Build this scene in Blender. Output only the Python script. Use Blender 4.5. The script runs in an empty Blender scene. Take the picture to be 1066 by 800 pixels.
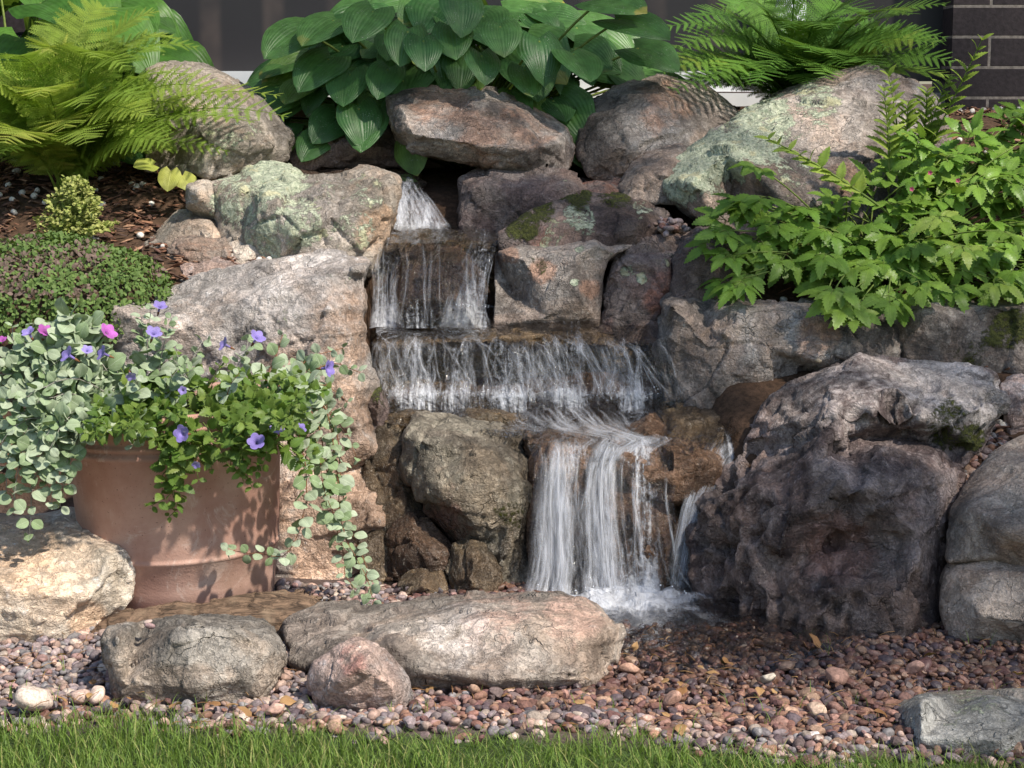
import bpy, math, random
import numpy as np
from mathutils import Vector, Matrix
from mathutils.geometry import delaunay_2d_cdt

scene = bpy.context.scene
col = scene.collection
R = math.radians
rng = np.random.default_rng(7)
random.seed(7)

# ------------------------------------------------------------------ camera
CAMP = np.array([0.0, -4.0, 1.2]); PITCH = R(9.0); F = 1989.0
cam_d = bpy.data.cameras.new('camera'); cam = bpy.data.objects.new('camera', cam_d); col.objects.link(cam)
cam.location = CAMP; cam.rotation_euler = (R(90) - PITCH, 0, 0)
cam_d.sensor_width = 36.0; cam_d.lens = 36.0 * F / 1066.0
cam_d.clip_start = 0.05; cam_d.clip_end = 500
cam_d.dof.use_dof = False
scene.camera = cam

# ------------------------------------------------------------------ light
SUN_EL, SUN_AZ = R(50), R(48)          # azimuth measured from straight behind the camera towards the right
SV = np.array([math.sin(SUN_AZ) * math.cos(SUN_EL), -math.cos(SUN_AZ) * math.cos(SUN_EL), math.sin(SUN_EL)])
w = bpy.data.worlds.new('World'); scene.world = w; w.use_nodes = True
wn = w.node_tree; bg = wn.nodes['Background']
sky = wn.nodes.new('ShaderNodeTexSky'); sky.sky_type = 'NISHITA'; sky.sun_disc = False
sky.sun_elevation = SUN_EL
sky.sun_rotation = math.atan2(SV[0], SV[1])
sky.air_density = 1.2; sky.dust_density = 1.0
wn.links.new(sky.outputs[0], bg.inputs[0]); bg.inputs[1].default_value = 0.125
sd = bpy.data.lights.new('sun', 'SUN'); so = bpy.data.objects.new('sun', sd); col.objects.link(so)
sd.energy = 4.7; sd.angle = R(1.8); sd.color = (1.0, 0.92, 0.80)
so.rotation_euler = Vector(SV).to_track_quat('Z', 'Y').to_euler()
so.location = (3, -3, 6)
vs = scene.view_settings
vs.view_transform = 'Standard'; vs.look = 'None'; vs.exposure = 0.35; vs.gamma = 1.0; vs.use_curve_mapping = False
scene.cycles.max_bounces = 10; scene.cycles.transparent_max_bounces = 24
scene.cycles.diffuse_bounces = 3; scene.cycles.glossy_bounces = 3
scene.cycles.caustics_reflective = False; scene.cycles.caustics_refractive = False
scene.cycles.use_adaptive_sampling = True

# ------------------------------------------------------------------ helpers
_c, _s = math.cos(PITCH), math.sin(PITCH)
def at(px, py, Y):
    """point on the vertical plane y=Y seen at that spot of the photograph"""
    x = (px - 533.0) / F; v = (400.0 - py) / F
    wy = _c + v * _s; wz = -_s + v * _c
    t = (Y - CAMP[1]) / wy
    return np.array([x * t, Y, CAMP[2] + wz * t])
def proj(p):
    d = np.asarray(p) - CAMP
    f = d[..., 1] * _c - d[..., 2] * _s
    u = d[..., 1] * _s + d[..., 2] * _c
    return 533 + F * d[..., 0] / f, 400 - F * u / f
def tag(o, label=None, cat=None, group=None, kind=None):
    if label: o['label'] = label
    if cat: o['category'] = cat
    if group: o['group'] = group
    if kind: o['kind'] = kind
    return o
def empty(name, loc, label, cat, group=None):
    o = bpy.data.objects.new(name, None); col.objects.link(o)
    o.empty_display_size = 0.05
    o.location = loc
    return tag(o, label, cat, group)
def link(name, me, mat=None, parent=None, loc=(0, 0, 0)):
    o = bpy.data.objects.new(name, me); col.objects.link(o)
    if mat: me.materials.append(mat)
    if parent is not None:
        o.parent = parent
    o.location = loc
    return o
def mesh_arr(name, V, loops, counts, smooth=True, attrs=None):
    me = bpy.data.meshes.new(name)
    V = np.asarray(V, np.float32); loops = np.asarray(loops, np.int32); counts = np.asarray(counts, np.int32)
    me.vertices.add(len(V)); me.vertices.foreach_set('co', V.ravel())
    me.loops.add(len(loops)); me.loops.foreach_set('vertex_index', loops)
    me.polygons.add(len(counts))
    st = np.zeros(len(counts), np.int32); st[1:] = np.cumsum(counts)[:-1]
    me.polygons.foreach_set('loop_start', st)
    try: me.polygons.foreach_set('loop_total', counts)
    except Exception: pass
    me.polygons.foreach_set('use_smooth', np.full(len(counts), smooth))
    for k, a in (attrs or {}).items():
        a = np.asarray(a, np.float32)
        if a.ndim == 1:
            at_ = me.attributes.new(k, 'FLOAT', 'POINT'); at_.data.foreach_set('value', a)
        else:
            at_ = me.attributes.new(k, 'FLOAT_VECTOR', 'POINT'); at_.data.foreach_set('vector', a.ravel())
    me.update(calc_edges=True); me.validate()
    return me

# numpy noise ---------------------------------------------------------------
def _h(ix, iy, iz, k=0):
    n = (ix.astype(np.int64) * 374761393 + iy.astype(np.int64) * 668265263 + iz.astype(np.int64) * 2147483647 + k * 1274126177) & 0xffffffff
    n = ((n ^ (n >> 13)) * 1274126177) & 0xffffffff
    n = ((n ^ (n >> 16)) * 2246822519) & 0xffffffff
    return ((n ^ (n >> 15)) & 0xffffff) / float(0xffffff)
def vnoise(p, k=0):
    i = np.floor(p).astype(np.int64); f = p - i; f = f * f * (3 - 2 * f)
    r = 0
    for dx in (0, 1):
        wx = f[:, 0] if dx else 1 - f[:, 0]
        for dy in (0, 1):
            wy = f[:, 1] if dy else 1 - f[:, 1]
            for dz in (0, 1):
                wz = f[:, 2] if dz else 1 - f[:, 2]
                r = r + wx * wy * wz * _h(i[:, 0] + dx, i[:, 1] + dy, i[:, 2] + dz, k)
    return r * 2 - 1
def fbm(p, o=4, k=0, g=0.5):
    r = 0; a = 1; q = p.copy()
    for j in range(o):
        r = r + a * vnoise(q, k + j * 17); a *= g; q = q * 2.03 + 11.3
    return r
def worley(p, k=0):
    i = np.floor(p).astype(np.int64)
    N = len(p); d1 = np.full(N, 9.0); d2 = np.full(N, 9.0)
    tilt = np.zeros(N); best = np.zeros((N, 3)); bid = np.zeros((N, 3), np.int64)
    for dx in (-1, 0, 1):
        for dy in (-1, 0, 1):
            for dz in (-1, 0, 1):
                c = i + np.array([dx, dy, dz])
                fx = np.stack([_h(c[:, 0], c[:, 1], c[:, 2], k + m) for m in (1, 2, 3)], 1)
                q = c + fx; d = np.linalg.norm(p - q, axis=1)
                m = d < d1
                d2 = np.where(m, d1, np.minimum(d2, d)); d1 = np.where(m, d, d1)
                best[m] = q[m]; bid[m] = c[m]
    rv = np.stack([_h(bid[:, 0], bid[:, 1], bid[:, 2], k + m) for m in (5, 6, 7)], 1) - .5
    worley.cell = bid[:, 0] * 73856093 ^ bid[:, 1] * 19349663 ^ bid[:, 2] * 83492791
    tilt = np.sum(rv * (p - best), 1)
    off = _h(bid[:, 0], bid[:, 1], bid[:, 2], k + 9) - .5
    return d1, d2, tilt, off

# ------------------------------------------------------------------ materials
MATS = {}
class NT:
    def __init__(s, name):
        s.m = bpy.data.materials.new(name); s.m.use_nodes = True
        s.t = s.m.node_tree; s.t.nodes.clear()
        s.out = s.n('ShaderNodeOutputMaterial')
        MATS[name] = s.m
    def n(s, typ, **kw):
        nd = s.t.nodes.new(typ)
        for k, v in kw.items():
            if k.startswith('i_'): nd.inputs[k[2:].replace('_', ' ')].default_value = v
            else: setattr(nd, k, v)
        return nd
    def l(s, a, b): s.t.links.new(a, b)
    def _in(s, sock, v):
        if hasattr(v, 'is_output') or isinstance(v, bpy.types.NodeSocket): s.l(v, sock)
        elif v is not None:
            if isinstance(v, (tuple, list)) and len(v) == 3 and sock.type == 'RGBA': v = (*v, 1)
            sock.default_value = v
    def math(s, op, a, b=None, c=None, clamp=False):
        nd = s.n('ShaderNodeMath', operation=op); nd.use_clamp = clamp
        s._in(nd.inputs[0], a); s._in(nd.inputs[1], b)
        if c is not None: s._in(nd.inputs[2], c)
        return nd.outputs[0]
    def vmath(s, op, a, b=None):
        nd = s.n('ShaderNodeVectorMath', operation=op); s._in(nd.inputs[0], a)
        if b is not None: s._in(nd.inputs[1], b)
        return nd.outputs['Value'] if op in ('DOT_PRODUCT', 'LENGTH', 'DISTANCE') else nd.outputs[0]
    def mix(s, f, a, b, blend='MIX'):
        nd = s.n('ShaderNodeMix', data_type='RGBA', blend_type=blend)
        s._in(nd.inputs['Factor'], f); s._in(nd.inputs[6], a); s._in(nd.inputs[7], b)
        return nd.outputs[2]
    def noise(s, co, scale, detail=4, rough=.55, dist=0.0, dim='3D'):
        nd = s.n('ShaderNodeTexNoise'); s.l(co, nd.inputs['Vector'])
        nd.inputs['Scale'].default_value = scale; nd.inputs['Detail'].default_value = detail
        nd.inputs['Roughness'].default_value = rough; nd.inputs['Distortion'].default_value = dist
        return nd.outputs['Fac']
    def ramp(s, f, a, b, lo=0.0, hi=1.0):
        nd = s.n('ShaderNodeMapRange'); nd.interpolation_type = 'SMOOTHSTEP'
        s._in(nd.inputs[0], f); nd.inputs[1].default_value = a; nd.inputs[2].default_value = b
        nd.inputs[3].default_value = lo; nd.inputs[4].default_value = hi
        return nd.outputs[0]
    def attr(s, name, out='Fac'):
        nd = s.n('ShaderNodeAttribute'); nd.attribute_name = name; return nd.outputs[out]
    def objco(s):
        return s.n('ShaderNodeTexCoord').outputs['Object']
    def bump(s, h, strength=.5, dist=.01, nrm=None):
        nd = s.n('ShaderNodeBump'); s.l(h, nd.inputs['Height']); nd.inputs['Strength'].default_value = strength
        nd.inputs['Distance'].default_value = dist
        if nrm is not None: s.l(nrm, nd.inputs['Normal'])
        return nd.outputs[0]
    def bsdf(s, color, rough=.8, spec=.3, nrm=None, metallic=0):
        nd = s.n('ShaderNodeBsdfPrincipled'); s._in(nd.inputs['Base Color'], color); s._in(nd.inputs['Roughness'], rough)
        s._in(nd.inputs['Specular IOR Level'], spec)
        if nrm is not None: s.l(nrm, nd.inputs['Normal'])
        return nd
    def done(s, sh): s.l(sh, s.out.inputs['Surface']); return s.m

def rock_mat(name, c1, c2, rust=(.36, .17, .08), rust_amt=.35, wet=0.0, speck=.25, fine=1.0):
    """rock: two base tones, rust patches, mineral specks; lichen, moss and wetness come from point attributes"""
    t = NT(name)
    oi = t.n('ShaderNodeObjectInfo')
    co0 = t.objco()
    off = t.n('ShaderNodeVectorMath', operation='SCALE'); 
    cb = t.n('ShaderNodeCombineXYZ'); t.l(oi.outputs['Random'], cb.inputs[0]); t.l(oi.outputs['Random'], cb.inputs[2])
    t.l(cb.outputs[0], off.inputs[0]); off.inputs['Scale'].default_value = 23.0
    co = t.vmath('ADD', co0, off.outputs[0])
    n1 = t.noise(co, 4.5, 6, .62, .6); n2 = t.noise(co, 9, 6, .65, 1.2); n3 = t.noise(co, 38, 5, .7); n4 = t.noise(co, 210, 3, .6)
    c = t.mix(t.ramp(t.math('ADD', t.math('MULTIPLY', n1, .75), t.math('MULTIPLY', n3, .25)), .42, .57), c1, c2)
    c = t.mix(t.ramp(t.noise(co, 3.2, 4, .6, 1.0), .48, .60, 0, .55), c, tuple(x * k for x, k in zip(c2, (1.12, .93, .80))))
    # bedding bands
    mp = t.n('ShaderNodeMapping'); t.l(co, mp.inputs[0]); mp.inputs['Rotation'].default_value = (.25, .2, 0); mp.inputs['Scale'].default_value = (1.2, 1.2, 11)
    nb = t.noise(mp.outputs[0], 2.2, 5, .65, .5)
    c = t.mix(t.ramp(nb, .52, .72, 0, .45), c, tuple(min(1, x * 1.45 + .03) for x in c1))
    c = t.mix(t.ramp(nb, .44, .28, 0, .5), c, tuple(x * .5 for x in c2))
    ra = t.attr('rust')
    rf = t.math('ADD', t.math('ADD', t.math('MULTIPLY', n2, .6), t.math('MULTIPLY', n3, .4)), t.math('MULTIPLY', ra, .24))
    rf = t.ramp(rf, .60 - rust_amt * .22, .78 - rust_amt * .12)
    c = t.mix(t.math('MULTIPLY', rf, .72), c, t.mix(n3, rust, tuple(min(1, x * 1.35 + .05) for x in rust)))
    pa = t.attr('pale'); c = t.mix(t.ramp(t.math('ADD', t.math('MULTIPLY', pa, .5), t.math('MULTIPLY', n3, .8)), .5, .95, 0, .8), c, (.60, .54, .51))
    # pale weathering and mineral grain
    c = t.mix(t.ramp(n3, .56, .74, 0, .55), c, tuple(min(.75, x * 1.5 + .05) for x in c2))
    c = t.mix(t.ramp(n3, .40, .25, 0, .5), c, tuple(x * .38 for x in c1))
    n0 = t.noise(co, 2.6, 5, .6, .8)
    c = t.mix(t.ramp(t.noise(co, 11, 6, .75, .9), .57, .66, 0, .6), c, tuple(x * .42 for x in c1))
    sp = t.math('MULTIPLY', t.ramp(n4, .3, .7, 1 - speck, 1 + speck), t.ramp(n0, .38, .62, .58, 1.28))
    sc = t.n('ShaderNodeVectorMath', operation='SCALE'); t.l(c, sc.inputs[0]); t.l(sp, sc.inputs['Scale']); c = sc.outputs[0]
    # cracks
    vo = t.n('ShaderNodeTexVoronoi', feature='DISTANCE_TO_EDGE')
    dn = t.n('ShaderNodeTexNoise'); t.l(co, dn.inputs['Vector']); dn.inputs['Scale'].default_value = 7; dn.inputs['Detail'].default_value = 5
    dsc = t.n('ShaderNodeVectorMath', operation='SCALE'); t.l(dn.outputs['Color'], dsc.inputs[0]); dsc.inputs['Scale'].default_value = .35
    t.l(t.vmath('ADD', co, dsc.outputs[0]), vo.inputs['Vector']); vo.inputs['Scale'].default_value = 6.5
    crack = t.math('MULTIPLY', t.ramp(vo.outputs['Distance'], 0.0, .02, 1, 0), t.ramp(n1, .5, .62, 0, 1))
    # lichen
    la = t.attr('lichen'); nl = t.noise(co, 26, 7, .72, .4); nl2 = t.noise(co, 95, 4, .7)
    lf = t.math('ADD', t.math('MULTIPLY', la, .45), t.math('ADD', t.math('MULTIPLY', nl, .9), t.math('MULTIPLY', nl2, .35)))
    lf = t.ramp(lf, .87, .96)
    lc = t.mix(t.ramp(nl2, .35, .6), (.33, .39, .27), (.61, .64, .48))
    lc = t.mix(t.ramp(t.noise(co, 13, 3), .56, .66), lc, (.58, .56, .36))
    c = t.mix(lf, c, lc)
    # moss
    ma = t.attr('moss')
    mf = t.ramp(t.math('ADD', t.math('MULTIPLY', ma, .5), t.math('ADD', t.math('MULTIPLY', nl, .7), t.math('MULTIPLY', nl2, .5))), .88, 1.02)
    c = t.mix(mf, c, t.mix(t.ramp(nl2, .3, .7), (.035, .042, .012), (.13, .14, .03)))
    # wetness: water film darkens the stone and makes it glossy
    wa = t.math('MAXIMUM', t.attr('wet'), wet)
    wsc = t.n('ShaderNodeVectorMath', operation='SCALE'); t.l(c, wsc.inputs[0]); t.l(t.ramp(wa, 0, 1, 1, .62), wsc.inputs['Scale'])
    c = wsc.outputs[0]
    rough = t.ramp(wa, 0, 1, .86, .16)
    # bump
    h = t.math('ADD', t.math('MULTIPLY', n3, 1.2), t.math('MULTIPLY', n4, .12))
    rg = t.math('ABSOLUTE', t.math('SUBTRACT', t.noise(co, 20, 6, .7, .5), .5)); h = t.math('SUBTRACT', h, t.math('MULTIPLY', t.ramp(rg, 0, .05, 1, 0), .22))
    h = t.math('ADD', h, t.math('MULTIPLY', nb, .8))
    h = t.math('SUBTRACT', h, t.math('MULTIPLY', crack, .8))
    h = t.math('ADD', h, t.math('MULTIPLY', t.math('MULTIPLY', lf, nl2), .9))
    h = t.math('ADD', h, t.math('MULTIPLY', t.math('MULTIPLY', mf, nl2), 1.6))
    nrm = t.bump(h, .95, .013 * fine)
    b = t.bsdf(c, rough, .4, nrm)
    return t.done(b.outputs[0])

rock_mat('rock_grey', (.20, .175, .15), (.32, .29, .255), rust=(.30, .22, .15), rust_amt=.2)
rock_mat('rock_purple', (.19, .155, .135), (.41, .36, .32), rust=(.36, .20, .13), rust_amt=.30)
rock_mat('rock_pale', (.40, .35, .32), (.62, .57, .53), rust=(.50, .31, .20), rust_amt=.25)
rock_mat('rock_cream', (.52, .44, .35), (.66, .60, .52), rust=(.52, .34, .21), rust_amt=.5, speck=.14)
rock_mat('rock_dark', (.15, .105, .095), (.235, .19, .17), rust=(.22, .085, .05), rust_amt=.3)
rock_mat('rock_boulder', (.10, .070, .065), (.33, .265, .245), rust=(.28, .15, .12), rust_amt=.28)
rock_mat('rock_redwet', (.14, .088, .062), (.24, .165, .12), rust=(.30, .165, .09), rust_amt=.5, wet=.85)
rock_mat('rock_brownwet', (.13, .095, .065), (.25, .20, .14), rust=(.34, .21, .09), rust_amt=.45, wet=.75)
rock_mat('rock_greenish', (.14, .115, .088), (.31, .275, .215), rust=(.28, .13, .10), rust_amt=.15)
rock_mat('rock_pink', (.52, .38, .33), (.62, .52, .48), rust=(.50, .22, .18), rust_amt=.2, speck=.3)
rock_mat('rock_tan', (.34, .29, .24), (.52, .45, .38), rust=(.48, .30, .18), rust_amt=.3, speck=.2)
rock_mat('rock_warm', (.27, .205, .165), (.42, .345, .285), rust=(.46, .29, .20), rust_amt=.35, speck=.2)
rock_mat('rock_light', (.34, .32, .285), (.47, .455, .42), rust=(.36, .30, .22), rust_amt=.1, speck=.2)
rock_mat('rock_slab', (.24, .195, .165), (.38, .33, .285), rust=(.42, .26, .20), rust_amt=.15, speck=.2)

def leaf_mat(name, ca, cb, cyoung=None, trans=.35, rough=.42, veins='side', specks=False, spec=.45, vs_=9.0):
    t = NT(name)
    uv = t.attr('uvw', 'Vector'); r = t.attr('rnd')
    c = t.mix(r, ca, cb)
    if cyoung: c = t.mix(t.ramp(r, .86, 1.0, 0, .9), c, cyoung)
    sx = t.n('ShaderNodeSeparateXYZ'); t.l(uv, sx.inputs[0])
    ax = t.math('ABSOLUTE', sx.outputs[0])
    pco = t.n('ShaderNodeNewGeometry').outputs['Position']
    n = t.noise(pco, 35, 3)
    c2 = t.n('ShaderNodeVectorMath', operation='SCALE'); t.l(c, c2.inputs[0]); t.l(t.ramp(n, .3, .7, .78, 1.2), c2.inputs['Scale']); c = c2.outputs[0]
    mid = t.ramp(ax, 0, .05, 1, 0)
    if veins == 'rib':   # hosta: lengthwise ribs that follow the outline
        wv = t.math('SINE', t.math('MULTIPLY', sx.outputs[2], 44.0))
        h = t.math('ADD', t.math('MULTIPLY', wv, .5), mid)
        c = t.mix(t.ramp(wv, .2, 1, 0, .05), c, tuple(min(1, x * 1.6 + .02) for x in cb))
        nrm = t.bump(h, .3, .003)
    else:
        dv = t.math('SUBTRACT', t.math('MULTIPLY', sx.outputs[1], vs_), t.math('MULTIPLY', ax, vs_ * .55))
        wv = t.math('SINE', t.math('MULTIPLY', dv, 6.283))
        vn = t.ramp(wv, .7, 1.0)
        vv = t.math('MAXIMUM', mid, t.math('MULTIPLY', vn, .5))
        c = t.mix(t.math('MULTIPLY', vv, .4), c, tuple(min(1, x * 1.9 + .03) for x in cb))
        nrm = t.bump(vv, .5, .0015)
    if specks:
        s1 = t.ramp(t.noise(pco, 240, 2, .5), .64, .70); s2 = t.ramp(t.noise(pco, 22, 2), .45, .62)
        c = t.mix(t.math('MULTIPLY', t.math('MULTIPLY', s1, s2), .7), c, (.45, .5, .38))
        s3 = t.ramp(t.math('ADD', sx.outputs[1], t.noise(pco, 18, 3)), 1.38, 1.55)
        c = t.mix(t.math('MULTIPLY', s3, t.ramp(r, .6, .9)), c, (.42, .36, .08))
    b = t.bsdf(c, rough, spec, nrm)
    tr = t.n('ShaderNodeBsdfTranslucent')
    tc = t.mix(.5, c, (.28, .42, .03), 'MIX'); t.l(tc, tr.inputs[0]); t.l(nrm, tr.inputs['Normal'])
    mx = t.n('ShaderNodeMixShader'); mx.inputs[0].default_value = trans
    t.l(b.outputs[0], mx.inputs[1]); t.l(tr.outputs[0], mx.inputs[2])
    return t.done(mx.outputs[0])
leaf_mat('hosta_leaf', (.032, .105, .028), (.10, .22, .055), (.14, .24, .05), .22, .42, 'rib', True)
leaf_mat('hosta_bright_leaf', (.04, .12, .02), (.085, .20, .03), None, .3, .45, 'rib')
leaf_mat('fern_leaf', (.19, .33, .045), (.38, .47, .08), (.55, .54, .12), .5, .5)
leaf_mat('fern_dark_leaf', (.07, .20, .03), (.18, .34, .05), (.30, .34, .05), .35, .5)
leaf_mat('astilbe_leaf', (.11, .24, .03), (.26, .40, .06), (.42, .52, .10), .32, .38)
leaf_mat('shoot_leaf', (.12, .22, .02), (.24, .34, .05), None, .4, .45)
leaf_mat('silver_leaf', (.20, .29, .13), (.46, .52, .40), (.16, .27, .08), .18, .8, spec=.15)
leaf_mat('torenia_leaf', (.07, .15, .02), (.19, .27, .05), (.28, .22, .07), .3, .45)
leaf_mat('thyme_leaf', (.20, .26, .045), (.52, .52, .18), None, .3, .6)
leaf_mat('creeper_leaf', (.08, .15, .035), (.17, .25, .06), (.20, .11, .12), .2, .6)
leaf_mat('heuchera_leaf', (.30, .36, .06), (.42, .42, .10), None, .35, .5)
leaf_mat('grass_blade', (.11, .22, .035), (.28, .38, .08), (.42, .40, .16), .35, .4)
leaf_mat('flower_violet', (.27, .20, .62), (.42, .33, .80), None, .35, .6)
leaf_mat('flower_magenta', (.50, .10, .48), (.60, .16, .62), None, .35, .6)
leaf_mat('flower_pink', (.60, .06, .20), (.70, .12, .30), None, .3, .6)
leaf_mat('tree_leaf', (.04, .11, .015), (.08, .19, .03), None, .3, .5)
leaf_mat('dead_leaf', (.26, .12, .045), (.44, .27, .12), None, .15, .6)

def simple_mat(name, c1, c2, scale=30, rough=.8, bumpd=.003, spec=.3):
    t = NT(name); co = t.objco(); n = t.noise(co, scale, 5, .65)
    b = t.bsdf(t.mix(t.ramp(n, .3, .7), c1, c2), rough, spec, t.bump(n, .6, bumpd)); return t.done(b.outputs[0])
simple_mat('stem_green', (.10, .16, .03), (.22, .28, .07), 40)
simple_mat('stem_silver', (.24, .22, .20), (.34, .33, .28), 60)
simple_mat('stem_red', (.18, .07, .04), (.24, .12, .05), 60)
simple_mat('bark', (.07, .05, .035), (.16, .12, .09), 14, .9, .02)
simple_mat('soil', (.045, .028, .018), (.10, .06, .04), 40, .95, .01)
simple_mat('lawn', (.035, .07, .015), (.07, .13, .03), 60, .95, .01)
def pebble_mat(name, wet):
    t = NT(name); cv = t.attr('pcol', 'Vector'); pos = t.n('ShaderNodeNewGeometry').outputs['Position']
    n = t.noise(pos, 160, 4, .65); n2 = t.noise(pos, 45, 3)
    s = t.n('ShaderNodeVectorMath', operation='SCALE'); t.l(cv, s.inputs[0]); t.l(t.math('MULTIPLY', t.ramp(n, .3, .7, .65, 1.35), t.ramp(n2, .3, .7, .8, 1.2)), s.inputs['Scale'])
    wa = t.attr('wet')
    s2 = t.n('ShaderNodeVectorMath', operation='SCALE'); t.l(s.outputs[0], s2.inputs[0]); t.l(t.ramp(wa, 0, 1, 1, .55), s2.inputs['Scale'])
    b = t.bsdf(s2.outputs[0], t.ramp(wa, 0, 1, .75, .2), .4, t.bump(n, .5, .002)); return t.done(b.outputs[0])
pebble_mat('pebble', 0)

def water_mats():
    # clear moving water film
    t = NT('water_clear'); uv = t.attr('uvw', 'Vector'); pos = t.n('ShaderNodeNewGeometry').outputs['Position']
    mp = t.n('ShaderNodeMapping'); t.l(uv, mp.inputs[0]); mp.inputs['Scale'].default_value = (34, 7, 1)
    n1 = t.noise(mp.outputs[0], 1.0, 4, .6, .6)
    mp2 = t.n('ShaderNodeMapping'); t.l(pos, mp2.inputs[0]); mp2.inputs['Scale'].default_value = (26, 12, 26)
    n2 = t.noise(mp2.outputs[0], 1.0, 4, .6, .8)
    h = t.math('ADD', n1, n2)
    nrm = t.bump(h, 1.0, .022)
    gl = t.n('ShaderNodeBsdfGlossy'); gl.inputs['Roughness'].default_value = .07; t.l(nrm, gl.inputs['Normal']); gl.inputs[0].default_value = (1, 1, 1, 1)
    tr = t.n('ShaderNodeBsdfTransparent'); tr.inputs[0].default_value = (.96, .95, .93, 1)
    fr = t.n('ShaderNodeFresnel'); fr.inputs[0].default_value = 1.33; t.l(nrm, fr.inputs['Normal'])
    mx = t.n('ShaderNodeMixShader'); t.l(t.math('MULTIPLY', fr.outputs[0], 1.5, clamp=True), mx.inputs[0]); t.l(tr.outputs[0], mx.inputs[1]); t.l(gl.outputs[0], mx.inputs[2])
    # aerated white streaks where the film breaks
    fo = t.attr('foam')
    mp3 = t.n('ShaderNodeMapping'); t.l(uv, mp3.inputs[0]); mp3.inputs['Scale'].default_value = (60, 5, 1)
    s1 = t.noise(mp3.outputs[0], 1.0, 5, .65, .5)
    mp4 = t.n('ShaderNodeMapping'); t.l(pos, mp4.inputs[0]); mp4.inputs['Scale'].default_value = (60, 34, 60)
    s2 = t.noise(mp4.outputs[0], 1.0, 5, .7, 1.0)
    sf = t.math('ADD', t.math('MULTIPLY', s1, .55), t.math('MULTIPLY', s2, .45))
    ff = t.ramp(t.math('ADD', sf, t.math('MULTIPLY', fo, .40)), .68, .98, 0, .85)
    df = t.bsdf((.80, .82, .88), .35, .5, nrm)
    tl = t.n('ShaderNodeBsdfTranslucent'); tl.inputs[0].default_value = (.8, .83, .9, 1)
    m3 = t.n('ShaderNodeMixShader'); m3.inputs[0].default_value = .3; t.l(df.outputs[0], m3.inputs[1]); t.l(tl.outputs[0], m3.inputs[2])
    m2 = t.n('ShaderNodeMixShader'); t.l(ff, m2.inputs[0]); t.l(mx.outputs[0], m2.inputs[1]); t.l(m3.outputs[0], m2.inputs[2])
    t.done(m2.outputs[0])
    # falling strands: bright aerated threads with clear gaps
    t = NT('water_strand'); uv = t.attr('uvw', 'Vector'); r = t.attr('rnd')
    sx = t.n('ShaderNodeSeparateXYZ'); t.l(uv, sx.inputs[0])
    mp = t.n('ShaderNodeMapping'); t.l(uv, mp.inputs[0]); mp.inputs['Scale'].default_value = (2.2, 2.6, 1)
    cb = t.n('ShaderNodeCombineXYZ'); t.l(t.math('MULTIPLY', r, 91.0), cb.inputs[0]); t.l(t.math('MULTIPLY', r, 37.0), cb.inputs[1])
    n = t.noise(t.vmath('ADD', mp.outputs[0], cb.outputs[0]), 1.6, 5, .65, .3)
    edge = t.ramp(t.math('ABSOLUTE', sx.outputs[0]), .0, 1.0, 1, 0)
    ends = t.math('MULTIPLY', t.ramp(sx.outputs[1], 0, .16), t.ramp(sx.outputs[1], 1.0, .86))
    a = t.math('MULTIPLY', t.math('MULTIPLY', edge, ends), t.ramp(n, .38, .74, .0, .62))
    a = t.math('MULTIPLY', a, t.attr('foam'))
    df = t.bsdf((.84, .86, .92), .3, .5)
    tl = t.n('ShaderNodeBsdfTranslucent'); tl.inputs[0].default_value = (.84, .87, .95, 1)
    m3 = t.n('ShaderNodeMixShader'); m3.inputs[0].default_value = .4; t.l(df.outputs[0], m3.inputs[1]); t.l(tl.outputs[0], m3.inputs[2])
    tr = t.n('ShaderNodeBsdfTransparent')
    m2 = t.n('ShaderNodeMixShader'); t.l(a, m2.inputs[0]); t.l(tr.outputs[0], m2.inputs[1]); t.l(m3.outputs[0], m2.inputs[2])
    t.done(m2.outputs[0])
water_mats()
def drop_mat():
    t = NT('water_drop'); b = t.bsdf((.85, .88, .95), .1, .8); t.done(b.outputs[0])
drop_mat()

# ------------------------------------------------------------------ terrain
LP = [(-9, 0), (.6, 0), (.72, .12), (.84, .5), (.95, .62), (1.1, .72), (1.6, .86), (2.2, .93), (9, .95)]
CP = [(-9, 0), (.10, -.0), (.16, -.035), (.40, -.035), (.5, .02), (.60, .05), (.68, .28), (.85, .36), (.95, .44), (1.15, .53), (1.25, .62), (1.35, .74), (1.5, .80), (1.62, .88), (2.0, .93), (9, .95)]
RP = [(-9, 0), (.22, 0), (.32, .16), (.5, .33), (.7, .42), (.85, .50), (.95, .60), (1.1, .67), (1.5, .85), (2.0, 1.08), (9, 1.12)]
def prof(P, Y): return np.interp(Y, [p[0] for p in P], [p[1] for p in P])
def sst(a, b, x):
    t = np.clip((x - a) / (b - a), 0, 1); return t * t * (3 - 2 * t)
def Hh(x, Y):
    x = np.asarray(x, float); Y = np.asarray(Y, float)
    l, c, r = prof(LP, Y), prof(CP, Y), prof(RP, Y)
    c = np.where((x < .10) & (Y < .45), np.maximum(c, 0), c)
    a = sst(-.44, -.34, x); b = sst(.44, .56, x)
    return (l * (1 - a) + c * a) * (1 - b) + r * b
def Hn(x, Y):
    q = np.stack([np.asarray(x, float) * 3, np.asarray(Y, float) * 3, np.zeros_like(np.asarray(x, float))], 1)
    return Hh(x, Y) + .018 * vnoise(q, 3) + .006 * vnoise(q * 5, 4)
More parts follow.
